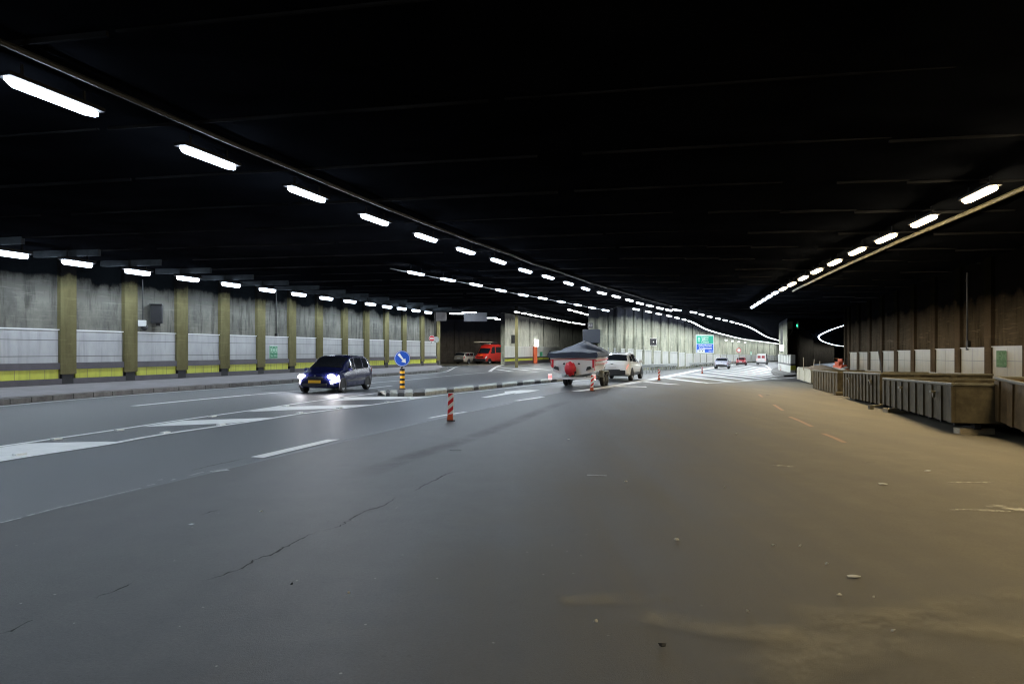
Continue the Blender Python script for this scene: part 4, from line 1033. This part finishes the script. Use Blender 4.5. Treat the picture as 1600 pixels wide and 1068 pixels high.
# --- white SUV towing
rr = P(986, 594.6); ang = math.radians(21); fwd = Vector((math.sin(ang), math.cos(ang), 0)); rgt = Vector((fwd.y, -fwd.x, 0))
loc = rr-rgt*.88+fwd*1.40
suvroof = [(-2.32, .70), (-2.29, .98), (-2.15, 1.12), (-1.75, 1.47), (-1.45, 1.57), (-.8, 1.64), (-.1, 1.65), (.3, 1.58), (.85, 1.26), (1.2, 1.09), (1.7, 1.02), (2.05, .93), (2.25, .75), (2.32, .5)]
suvbelt = [(-2.32, .7), (-2.1, 1.1), (-.5, 1.06), (1.1, 1.0), (1.8, .95), (2.32, .5)]
suvhw = [(-2.32, .84), (-2.2, .94), (-1.8, 1.), (1.5, 1.), (2.0, .93), (2.25, .8), (2.32, .7)]
def suv(name, label, loc, hdg, paint, lit):
    c = Car(name, label, 'car', loc, hdg, 4.64, 1.90, suvroof, suvbelt, suvhw, paint, zb=.27, rk=.76, wheels=(1.42, -1.40), wr=.36)
    c.patch('rear_window', -2.08, -1.6, 7.3, 10, 'glass', both=True, nx=6)
    c.patch('windscreen', .38, 1.1, 7.4, 10, 'glass', both=True)
    for sd in (1, -1):
        c.patch('side_window', .05, .78, 5.15, 6.85, 'glass', sd, slant1=-.3); c.patch('side_window', -.9, -.03, 5.15, 6.85, 'glass', sd)
        c.patch('side_window', -1.7, -.98, 5.3, 6.7, 'glass', sd, slant0=.35); c.mirror(.82, 1.12, sd)
        c.patch('tail_lamp', -2.31, -2.16, 4.6, 5.1, lit, sd, off=.012)
        c.patch('sill_trim', -1.0, 1.0, 1.5, 2.6, 'plast', sd, off=.01)
        c.patch('headlight', 1.95, 2.25, 3.8, 5.0, 'headoff', sd, off=.01)
        c.patch('door_line', -.01, .005, 2.4, 5, 'black', sd, off=.004); c.patch('door_line', -.94, -.925, 2.4, 5, 'black', sd, off=.004)
    c.pbox('rear_bumper', (-2.27, 0, .50), (.14, 1.5, .26), 'plast', .03)
    c.pbox('diffuser_slot', (-2.34, 0, .66), (.03, .9, .05), 'black')
    c.pbox('number_plate', (-2.335, 0, .80), (.02, .5, .12), 'wplate')
    c.pbox('badge', (-2.3, 0, 1.0), (.03, .14, .06), 'chrome', .01)
    lower(c, .95); return c
suv('suv_car', 'white suv towing the boat trailer', (loc.x, loc.y, gz(loc.x)), hd(fwd.x, fwd.y), 'white_car', 'tail')
p = P(1128, 576); f2 = Vector((.36, .93)); suv('suv_car', 'silver-lilac suv seen from behind, left of the hatched area', (p.x+.36*1.5, p.y+1.5, p.z), hd(*f2), 'silver_car', 'tailoff')
# --- dark red car far
p = P(1161.5, 570.3); c = Car('hatchback_car', 'small dark red car driving away between the silver car and the white van', 'car', (p.x, p.y+1, p.z), hd(.40, .9), 3.9, 1.75,
    [(-1.95, .7), (-1.9, 1.0), (-1.6, 1.42), (-1.2, 1.5), (0, 1.5), (.3, 1.42), (.9, 1.05), (1.6, .9), (1.95, .5)], [(-1.95, .7), (-1.8, 1.0), (.9, .92), (1.95, .5)], [(-1.95, .82), (-1.6, 1), (1.3, 1), (1.95, .7)], 'dred_car', wheels=(1.2, -1.2))
c.patch('rear_window', -1.85, -1.6, 7.2, 10, 'glass', both=True, nx=4)
for sd in (1, -1): c.patch('tail_lamp', -1.93, -1.75, 4.3, 5.4, 'tail', sd, off=.012)
c.pbox('number_plate', (-1.96, 0, .7), (.02, .5, .12), 'wplate'); c.pbox('rear_bumper', (-1.93, 0, .42), (.12, 1.4, .24), 'plast', .03)
# --- white van far
def van(name, label, cat, loc, hdg, paint, L_=5.4, W_=1.98, Ht=2.55):
    k = Ht/2.55
    c = Car(name, label, cat, loc, hdg, L_, W_, [(-L_/2, 2.3*k), (-L_/2+.06, 2.48*k), (-L_/2+.3, 2.55*k), (.6, 2.55*k), (1.05, 2.42*k), (1.3, 2.05*k), (1.85, 1.32), (2.0, 1.2), (2.45, .98), (L_/2-.03, .8), (L_/2, .5)],
        [(-L_/2, 1.25), (1.2, 1.25), (1.9, 1.15), (2.4, .93), (L_/2, .5)], [(-L_/2, .93), (-L_/2+.3, 1), (1.7, 1), (2.3, .94), (L_/2, .8)], paint, zb=.28, rk=.88, wheels=(1.75, -1.65), wr=.34)
    return c
p = P(1190.5, 569.6); c = van('delivery_van', 'white van with two reddish rear windows, farthest vehicle in the main tunnel', 'van', (p.x+1, p.y+2.5, p.z), hd(.42, .9), 'white_car', Ht=2.3)
for sd in (1, -1):
    c.pbox('rear_window', (-2.72, .42*sd, 1.65), (.04, .62, .55), 'dred_car', .03); c.pbox('tail_lamp', (-2.71, .86*sd, 1.1), (.05, .12, .3), 'tail', .02)
c.pbox('rear_bumper', (-2.74, 0, .45), (.14, 1.8, .22), 'plast', .03); c.pbox('number_plate', (-2.73, 0, .9), (.03, .5, .12), 'wplate')
# --- red van in the bay, facing us and a little left
Yv = 86.; p0 = Vector(((750.5-800)/F*Yv, Yv, 0)); 
ang = math.radians(34); fwd = Vector((-math.sin(ang), -math.cos(ang)))
c = van('red_van', 'red high-roof van with a ladder on top parked in the bay', 'van', (p0.x+1.35, p0.y+1.9, 0), hd(fwd.x, fwd.y), 'red_car', L_=5.2, Ht=2.5)
c.patch('windscreen', 1.32, 1.84, 7.5, 10, 'glass', both=True, nx=6)
for sd in (1, -1):
    c.patch('side_window', .55, 1.25, 5.2, 6.6, 'glass', sd, slant1=-.0); c.patch('side_window', -.9, .35, 5.3, 6.5, 'glass', sd); c.patch('side_window', -2.3, -1.0, 5.3, 6.5, 'glass', sd)
    c.mirror(1.45, 1.45, sd, 'plast'); c.patch('headlight', 2.25, 2.55, 3.9, 5.2, 'headoff', sd, off=.015)
c.pbox('front_bumper', (2.58, 0, .52), (.2, 1.85, .34), 'plast', .05); c.pbox('grille', (2.52, 0, .86), (.1, 1.0, .16), 'black', .02)
c.pbox('bonnet_emblem', (2.2, 0, 1.115), (.22, .3, .02), 'yellow', .005, rot=Matrix.Rotation(.45, 3, 'Y'))
c.pbox('roof_beacon', (.9, 0, 2.56), (.25, .9, .1), 'white', .02)
bm = NB()
for y in (-.2, .2): box(bm, (0, y, 0), (2.3, .05, .09))
for k in range(7): box(bm, (-1.02+.34*k, 0, 0), (.04, .4, .04))
o = tag(obj('ladder', bm, 'wood'), 'pale ladder lying across the roof of the red van', 'ladder'); o.location = (p0.x+.35, p0.y-.1, 2.75); o.rotation_euler = (0, 0, .12)
bm = NB(); 
for k in (-1, 1): box(bm, (k*.8+.7, 0, 2.62), (.06, 1.5, .2))
obj('roof_rack', bm, 'plast', c.t)
# --- estate car in the bay, rear towards us
p = P(720, 567.0); ang = math.radians(30); fwd = Vector((math.sin(ang), math.cos(ang)))
Ye = 86.; pe = Vector(((719-800)/F*Ye, Ye, 0))
c = Car('estate_car', 'champagne estate car parked left of the red van', 'car', (pe.x+fwd.x*2.0, pe.y+fwd.y*1.6, 0), hd(fwd.x, fwd.y), 4.6, 1.76,
    [(-2.3, .68), (-2.26, .98), (-2.1, 1.2), (-1.85, 1.42), (-1.5, 1.47), (-.3, 1.48), (.15, 1.42), (.95, 1.02), (1.8, .9), (2.2, .72), (2.3, .5)], [(-2.3, .68), (-2.1, .98), (.9, .92), (2.3, .5)], [(-2.3, .84), (-1.9, 1), (1.6, 1), (2.3, .72)], 'grey_car', wheels=(1.4, -1.3))
c.patch('rear_window', -2.17, -1.88, 7.1, 10, 'glass', both=True, nx=4); c.patch('windscreen', .25, .9, 7.4, 10, 'glass', both=True)
for sd in (1, -1):
    c.patch('side_window', .0, .6, 5.2, 6.8, 'glass', sd, slant1=-.25); c.patch('side_window', -.9, -.08, 5.2, 6.8, 'glass', sd); c.patch('side_window', -1.95, -1.0, 5.2, 6.8, 'glass', sd)
    c.patch('tail_lamp', -2.27, -2.1, 4.2, 5.4, 'tailoff', sd, off=.012); c.mirror(.7, 1.0, sd)
c.pbox('number_plate', (-2.31, 0, .75), (.02, .5, .12), 'wplate'); c.pbox('rear_bumper', (-2.28, 0, .45), (.14, 1.5, .22), 'plast', .04)
# ================================================================ BOAT + TRAILER
rw_ = P(942, 602.6); ang = math.radians(19); fwd = Vector((math.sin(ang), math.cos(ang), 0)); rgt = Vector((fwd.y, -fwd.x, 0))
ax = rw_-rgt*.9; hdg = hd(fwd.x, fwd.y)
tr = thing('boat_trailer', 'twin-axle boat trailer with a red and white light bar behind the white suv', 'trailer', (ax.x, ax.y, gz(ax.x)), hdg)
# local: +x forward, +y left
bm = NB()
for sd in (1, -1):
    tube(bm, [(-1.9, .55*sd, .48), (2.2, .55*sd, .48), (3.6, .06*sd, .50)], .045, 6)
for x in (-1.8, -.6, .7, 2.0): box(bm, (x, 0, .48), (.09, 1.2, .07))
tube(bm, [(3.4, 0, .5), (4.6, 0, .46)], .05)
tube(bm, [(0, -.8, .33), (0, .8, .33)], .04); tube(bm, [(.72, -.8, .33), (.72, .8, .33)], .04)
for sd in (1, -1): tube(bm, [(.36, .8*sd, .35), (.36, .5*sd, .48)], .05)
obj('frame', bm, 'steel', tr)
for sd in (1, -1):
    for xx in (0, .72):
        w_ = bpy.data.objects.new('wheel', None); C.objects.link(w_); w_.parent = tr; w_.location = (xx, .89*sd, .32)
        bm = NB(); prof = [(.19, -.09), (.28, -.09), (.32, -.06), (.32, .06), (.28, .09), (.19, .09)]
        rings = [[bm.verts.new((r_*math.cos(2*PI*k/24), y_, r_*math.sin(2*PI*k/24))) for k in range(24)] for r_, y_ in prof]
        for i in range(6):
            a = rings[i]; b_ = rings[(i+1) % 6]
            for k in range(24): bm.faces.new((a[k], a[(k+1) % 24], b_[(k+1) % 24], b_[k]))
        obj('tyre', bm, 'rubber', w_, smooth=True); bm = NB(); cyl(bm, (0, -.05, 0), (0, .05, 0), .20, n=20); cyl(bm, (0, -.07, 0), (0, .07, 0), .06, n=12); obj('rim', bm, 'steel', w_)
    bm = NB(); pts = [(-.42, .80*sd, .42), (-.36, .80*sd, .62), (-.15, .80*sd, .72), (.87, .80*sd, .72), (1.08, .80*sd, .62), (1.14, .80*sd, .42), (1.10, .80*sd, .42), (1.04, .80*sd, .59), (.85, .80*sd, .68), (-.13, .80*sd, .68), (-.32, .80*sd, .59), (-.38, .80*sd, .42)]
    prism(bm, pts, (0, .2*sd, 0)); obj('mudguard', bm, 'steel', tr)
bm = NB(); box(bm, (-2.45, 0, .44), (.05, 1.7, .10)); obj('light_bar', bm, 'wplate', tr)
bm = NB(); box(bm, (-2.48, .18, .44), (.02, .5, .09)); obj('number_plate', bm, 'wplate', tr)
for sd in (1, -1):
    bm = NB(); box(bm, (-2.46, .99*sd, .60), (.06, .15, .07), mi=0); box(bm, (-2.46, .99*sd, .50), (.06, .15, .12), mi=1); box(bm, (-2.46, .99*sd, .40), (.06, .17, .07), mi=0)
    obj('tail_lamp_cluster', bm, None, tr, mats=[em('reversing_white', (1, .8, .8), .5) if sd == 1 else bpy.data.materials['reversing_white'], 'tail'])
bm = NB(); 
for sd in (1, -1): tube(bm, [(-1.85, .5*sd, .48), (-2.43, .5*sd, .44)], .03)
box(bm, (3.0, 0, .75), (.08, .08, .6)); cyl(bm, (4.1, .12, .15), (4.1, .12, .5), .04); obj('posts', bm, 'steel', tr)
bt = thing('motor_boat', 'white motor boat with red trim under a navy cover on the trailer', 'boat', (ax.x, ax.y, gz(ax.x)), hdg)
def bw(t): return 1.06*(1-max(0, (t-.42)/.58)**2.2)       # half beam, t 0 stern..1 bow
L_b = 5.1; xs0 = -2.25
bm = NB(); rows = []
for i in range(25):
    t = i/24; x = xs0+L_b*t; hwb = max(.015, bw(t)); keel = .52+.55*max(0, (t-.55)/.45)**2.; chz = .72+.40*t**2.5; shz = 1.47+.05*t
    sec = [(0, keel), (hwb*.55, keel+(chz-keel)*.6), (hwb*.86, chz), (hwb*.95, (chz+shz)/2), (hwb, shz-.10), (hwb*1.02, shz-.06), (hwb*.98, shz)]
    rows.append([bm.verts.new((x, y, z)) for y, z in sec]+[bm.verts.new((x, -y, z)) for y, z in sec[:0:-1]])
for a, b_ in zip(rows, rows[1:]):
    for k in range(len(a)-1): bm.faces.new((a[k], a[k+1], b_[k+1], b_[k]))
    bm.faces.new((a[-1], a[0], b_[0], b_[-1])) 
bm.faces.new(rows[0]); obj('hull', bm, 'hull', bt, smooth=38)
# red trim: on the transom edge and along the sheer
bm = NB(); 
tube(bm, [(xs0-.012, -.99, .78), (xs0-.012, -1.03, 1.26), (xs0-.012, .0, 1.285), (xs0-.012, 1.03, 1.26), (xs0-.012, .99, .95)], .018)
for sd in (1, -1):
    tube(bm, [(xs0+L_b*t, sd*(bw(t)*1.0+.003), (.72+.40*t**2.5+1.47+.05*t)/2+.12) for t in [k/18 for k in range(17)]], .022)
    tube(bm, [(xs0+L_b*t, sd*(bw(t)*.975+.003), (.72+.40*t**2.5+1.47+.05*t)/2-.06) for t in [k/18 for k in range(17)]], .012)
for sd in (1, -1): box(bm, (xs0-.015, .93*sd, 1.08), (.02, .09, .36))
obj('red_trim', bm, 'red', bt)
# cover
bm = NB(); rows = []
for i in range(29):
    t = -.02+1.03*i/28; tt = min(max(t, 0), 1); x = xs0+L_b*t; hwb = max(.03, bw(tt))*1.06; shz = 1.47+.05*tt
    pk = interp([(0, 1.60), (.05, 1.66), (.30, 2.02), (.42, 2.14), (.55, 2.10), (.80, 1.84), (1, 1.60)], tt)
    if tt < .03: pk = 1.62
    sag = .045*math.sin(t*23)+.02*math.sin(t*47)
    sec = [(hwb*1.0, shz-.12), (hwb*1.02, shz+.02), (hwb*.97, shz+.12), (hwb*.7, shz+.12+(pk-shz-.12)*.27+sag), (hwb*.35, shz+.12+(pk-shz-.12)*.62+sag*.6), (0, pk)]
    rows.append([bm.verts.new((x, y, z+random.uniform(-.016, .016))) for y, z in sec]+[bm.verts.new((x, -y, z+random.uniform(-.016, .016))) for y, z in sec[-2::-1]])
for a, b_ in zip(rows, rows[1:]):
    for k in range(len(a)-1): bm.faces.new((a[k], a[k+1], b_[k+1], b_[k]))
bm.faces.new(rows[0]); bm.faces.new(rows[-1])
cv = obj('cover', bm, 'navy', bt, smooth=50)
# outboard drive with red bag, transom fittings
bm = NB(); bmesh.ops.create_uvsphere(bm, u_segments=20, v_segments=14, radius=.26)
for v in bm.verts: v.co = Vector((v.co.x*.8, v.co.y*(1.0+.1*v.co.z), v.co.z*1.2))+Vector((0, 0, .03*math.sin(9*math.atan2(v.co.z, v.co.y))))
bmesh.ops.translate(bm, vec=(xs0-.28, .05, .86), verts=bm.verts); obj('propeller_bag', bm, 'red', bt, smooth=True)
bm = NB(); box(bm, (xs0-.12, 0, .75), (.25, .22, .5), bev=.04); cyl(bm, (xs0-.1, -.12, .8), (xs0-.35, -.2, .7), .05); obj('stern_drive', bm, 'plast', bt)
for sd in (1, -1):
    bm = NB(); prism(bm, [(xs0-.01, .62*sd, .78), (xs0-.01, .86*sd, .86), (xs0-.01, .80*sd, .98), (xs0-.01, .66*sd, .94)], (-.10, 0, 0)); obj('trim_tab', bm, 'plast', bt)
    bm = NB(); prism(bm, [(xs0-.01, .28*sd+.05, 1.05), (xs0-.01, .40*sd+.05, 1.05), (xs0-.01, .34*sd+.05, 1.14)], (-.06, 0, 0)); obj('transom_eye', bm, 'plast', bt)
# ================================================================ SKIPS
def skip(name, label, pts, H, body, ribs, m='skip', rim='rimst', hooks=(), group='open steel skips along the right wall', Wd=3.0):
    """pts: near-left and far-left bottom corners; the skip lies to the right of that line"""
    a, b_ = pts; d = b_-a; L_ = d.length; u = d.normalized(); side = Vector((u.y, -u.x, 0)).normalized(); up = side.cross(u)*1.0
    up = u.cross(side)*-1 if u.cross(side).z < 0 else u.cross(side)
    R = Matrix((u, -side, up)).transposed().to_4x4(); R.translation = a     # local +x along, -y into the right
    t = thing(name, label, 'skip', (0, 0, 0), 0, group); t.matrix_world = R
    def part(n_, bm, m_, lab=None): o = obj(n_, bm, m_, t, smooth=False); return o
    th = .05
    bm = NB(); 
    box(bm, (L_/2, -th/2, H/2), (L_, th, H)); part('side_wall', bm, m)
    bm = NB(); box(bm, (L_/2, -Wd+th/2, H/2), (L_, th, H)); 
    for k in range(1, ribs, 1): box(bm, (L_*k/ribs, -Wd+th+.03, H/2), (.06, .07, H*.96))
    part('side_wall', bm, m)
    bm = NB(); box(bm, (th/2, -Wd/2, H/2), (th, Wd-2*th-.01, H)); 
    box(bm, (-.035, -Wd*.33, H/2), (.07, .16, H*.97)); box(bm, (-.035, -Wd*.66, H/2), (.07, .16, H*.97)); part('end_wall', bm, m)
    bm = NB(); box(bm, (L_-th/2, -Wd/2, H/2), (th, Wd-2*th-.01, H)); part('end_wall', bm, m)
    bm = NB(); box(bm, (L_/2, -Wd/2, .03), (L_-2*th-.01, Wd-2*th-.01, .05)); part('floor', bm, m)
    bm = NB()
    for (c, dd) in (((L_/2, -.0, H+.02), (L_+.07, .07, .06)), ((L_/2, -Wd, H+.02), (L_+.07, .07, .06)), ((0, -Wd/2, H+.021), (.07, Wd-.072, .06)), ((L_, -Wd/2, H+.021), (.07, Wd-.072, .06))): box(bm, c, dd, bev=.015)
    part('top_rim', bm, rim)
    for k in range(ribs+1):
        x = .12+(L_-.24)*k/ribs
        bm = NB(); w_ = L_/ribs*.36
        prism(bm, [(x-w_/2, .002, .0), (x+w_/2, .002, .0), (x+w_/2, .002, H-.03), (x-w_/2, .002, H-.03)], (0, .035, 0)); part('rib', bm, m)
    bm = NB(); 
    for y in (-.5, -Wd+.5): box(bm, (L_/2, y, -.07), (L_*.96, .12, .13))
    for k in range(7): box(bm, (L_*(k+.5)/7, -Wd/2, -.05), (.1, Wd-.3, .08))
    part('skids', bm, 'black')
    for x in hooks:
        bm = NB(); prism(bm, [(x-.10, .075, H*.80), (x+.10, .075, H*.80), (x+.03, .075, H*.62), (x-.03, .075, H*.62)], (0, .05, 0)); box(bm, (x, .14, H*.78), (.2, .06, .05)); part('lifting_hook', bm, rim)
    return t, R, L_
def pt(px, py, Y): return Vector(((px-800)/F*Y, Y, zat(py, Y)))
S2 = skip('steel_skip', 'dark steel skip with its open interior showing, second from the right', (pt(1489, 660, 14.6), pt(1381, 631.5, 21.6)), .80, None, 9, hooks=(1.1, 4.4), Wd=3.2)
S1 = skip('steel_skip', 'rust-brown steel skip cut by the right edge', (Vector((14.2*0+8.3, 9.0, -.12+.1)), pt(1556.5, 656, 14.4)), .87, None, 7, m='skipr', Wd=2.9)
S3 = skip('steel_skip', 'grey ribbed skip between the open dark one and the short one with a roller', (pt(1377, 631.5, 22.0), pt(1318.8, 618.5, 28.0)), .96, None, 11, hooks=(1.0, 4.6), Wd=3.1)
S0 = skip('steel_skip', 'short ribbed skip with a roller at its foot, left of the long grey one', (pt(1309.6, 615.6, 31.0), pt(1271, 606.3, 37.4)), .97, None, 9, Wd=2.6)
bm = NB(); a = pt(1304.5, 617, 30.6); cyl(bm, a+Vector((0, 0, .05)), a+Vector((.5, .0, .05)), .11, n=16); tag(obj('skip_roller', bm, 'skip'), 'steel roller lying at the near end of the short skip', 'roller')
# timber blocks
def block(px, py, Y, d, r, label):
    X = (px-800)/F*Y; bm = NB(); box(bm, (0, 0, d[2]/2), d, bev=.01); o = tag(obj('timber_block', bm, 'wood'), label, 'timber block', 'timber blocks under the skips'); o.location = (X, Y, gz(X)); o.rotation_euler = (0, 0, r)
block(1522, 670, 14.75, (.75, .22, .14), .0, 'pale timber block under the near end of the open dark skip')
block(1401, 645, 20.6, (.8, .22, .14), .2, 'grey timber block under the far end of the open dark skip')
# tow bar piece sticking out
bm = NB(); tube(bm, [pt(1378, 631.8, 20.8), pt(1362, 634.6, 20.2)], .035); a = pt(1361, 635, 20.1); box(bm, (a.x, a.y, a.z-.02), (.12, .1, .12)); tag(obj('tow_bar', bm, 'rimst'), 'short steel bar sticking out between two skips', 'bar')
# beige skip with sand
a = pt(1266.3, 598.2, 45.7); b_ = pt(1247, 592, 50.3)
bs = skip('sand_skip', 'small beige skip heaped with sand beside the fork pier', (a, b_), .85, None, 2, m='beige', rim='beige', Wd=2.3, group=None)
t, R, L_ = bs
bm = NB(); n = 18; vv = []
for i in range(n+1):
    row = []
    for j in range(n+1):
        u = i/n; v = j/n; hh = .74+.38*(math.sin(PI*u)**.8)*(math.sin(PI*v)**.8)*(.8+.35*u)+random.uniform(-.03, .03); row.append(bm.verts.new((.07+(L_-.14)*u, -.07-2.16*v, hh)))
    vv.append(row)
for i in range(n):
    for j in range(n): bm.faces.new((vv[i][j], vv[i+1][j], vv[i+1][j+1], vv[i][j+1]))
o = tag(obj('sand_heap', bm, 'sand', smooth=True), 'brown sand piled in the beige skip', 'sand'); o.matrix_world = R
for k, (px, top, lean) in enumerate(((1255.5, 558, .0), (1270.5, 561, .1), (1281, 564, .0))):
    Yk = 47.5; a = pt(px, 578, Yk); b2 = pt(px+lean*20, top, Yk); bm = NB(); tube(bm, [a, b2], .03); tag(obj('stake', bm, 'wood'), ('thin stake standing left in the sand heap', 'thin stake standing at the right edge of the sand heap', 'thin stake beyond the short ribbed skip')[k], 'stake')
a = pt(1381, 577, 25.2); b2 = pt(1373, 547, 25.6); bm = NB(); tube(bm, [a-Vector((0,0,.5)), b2], .035); tag(obj('leaning_rod', bm, 'plast'), 'dark rod leaning in the grey ribbed skip', 'rod')
# small orange machine
mc = thing('compact_loader', 'small orange machine with white arms and a lit beacon beyond the short skip', 'machine', ((1308-800)/F*52, 52, gz(24.7)), math.radians(200))
bm = NB(); box(bm, (0, 0, .75), (1.5, .95, .55), bev=.08); prism(bm, [(-.7, -.4, 1.0), (.1, -.4, 1.0), (-.05, -.4, 1.35), (-.6, -.4, 1.35)], (0, .8, 0)); obj('body', bm, 'orange', mc)
bm = NB(); 
for sd in (1, -1): prism(bm, [(-.5, .5*sd, 1.15), (-.35, .5*sd, 1.25), (.95, .5*sd, .85), (1.15, .5*sd, .45), (1.0, .5*sd, .45), (.85, .5*sd, .72)], (0, .1*sd, 0))
obj('loader_arm', bm, 'white', mc)
bm = NB(); prism(bm, [(1.05, -.6, .2), (1.5, -.6, .25), (1.2, -.6, .65), (1.05, -.6, .65)], (0, 1.2, 0)); obj('bucket', bm, 'steel', mc)
for sd in (1, -1):
    for x in (-.5, .5):
        bm = NB(); cyl(bm, (x, .48*sd, .33), (x, .70*sd, .33), .33, n=20); obj('wheel', bm, 'rubber', mc, smooth=40)
bm = NB(); box(bm, (-.15, 0, 1.45), (.4, .4, .3), bev=.05); box(bm, (-.3, 0, 1.62), (.1, .4, .4), bev=.03); obj('seat', bm, 'orange', mc)
bm = NB(); 
for sd in (1, -1): tube(bm, [(-.6, .4*sd, 1.0), (-.55, .4*sd, 1.85), (-.05, .4*sd, 1.85)], .03)
obj('roll_bar', bm, 'plast', mc)
bm = NB(); cyl(bm, (-.55, -.3, 1.6), (-.55, -.3, 1.8), .1, n=14); obj('beacon', bm, 'orange_em', mc)
# ================================================================ LITTER
def scrap(px, py, sx, sy, m, label, r=0, cat='litter', grp=None):
    p = P(px, py); bm = NB(); n = 7; pts = []
    for k in range(n):
        a = 2*PI*k/n; rr_ = random.uniform(.75, 1.1); pts.append((sx/2*rr_*math.cos(a), sy/2*rr_*math.sin(a), random.uniform(.004, .02)))
    c = bm.verts.new((0, 0, .02)); v = [bm.verts.new(q) for q in pts]; lo = [bm.verts.new((q[0], q[1], max(0.001, q[2]-.004))) for q in pts]
    for k in range(n): bm.faces.new((c, v[k], v[(k+1) % n])); bm.faces.new((v[k], lo[k], lo[(k+1) % n], v[(k+1) % n]))
    bm.faces.new(lo[::-1]); o = tag(obj('paper_scrap' if m == 'paper' else 'debris_scrap', bm, m), label, cat, grp); o.location = p+Vector((0, 0, .003)); o.rotation_euler = (0, 0, r)
scrap(1335, 902, .13, .05, 'paper', 'crumpled pale paper scrap, the largest one on the road', .1)
scrap(710, 704.5, .22, .07, 'plast', 'dark curled rubber sliver lying on the road', -.1)
sp = [(1311, 931, .05), (1208, 853, .04), (1250, 854, .03), (1292, 882, .03), (931, 972, .03), (1035, 1010, .05), (1168, 957, .02), (1365, 935, .02), (1057, 844, .05), (1150, 678, .06), (888, 687, .05), (1132, 762, .03), (978, 753, .04), (1200, 617.5, .2), (1395, 988, .03), (456, 914, .02), (408, 800, .04), (545, 928, .02), (1450, 736, .1), (1380, 757, .12)]
for i, (x, y, s_) in enumerate(sp):
    dark = i in (5, 13, 15); scrap(x, y, s_, s_*.5, 'plast' if dark else 'paper', 'tiny dark crumb lying on the open road surface' if dark else 'tiny pale crumb lying on the open road surface', random.uniform(-.3, .3), grp='dark crumbs on the road' if dark else 'pale crumbs on the road')
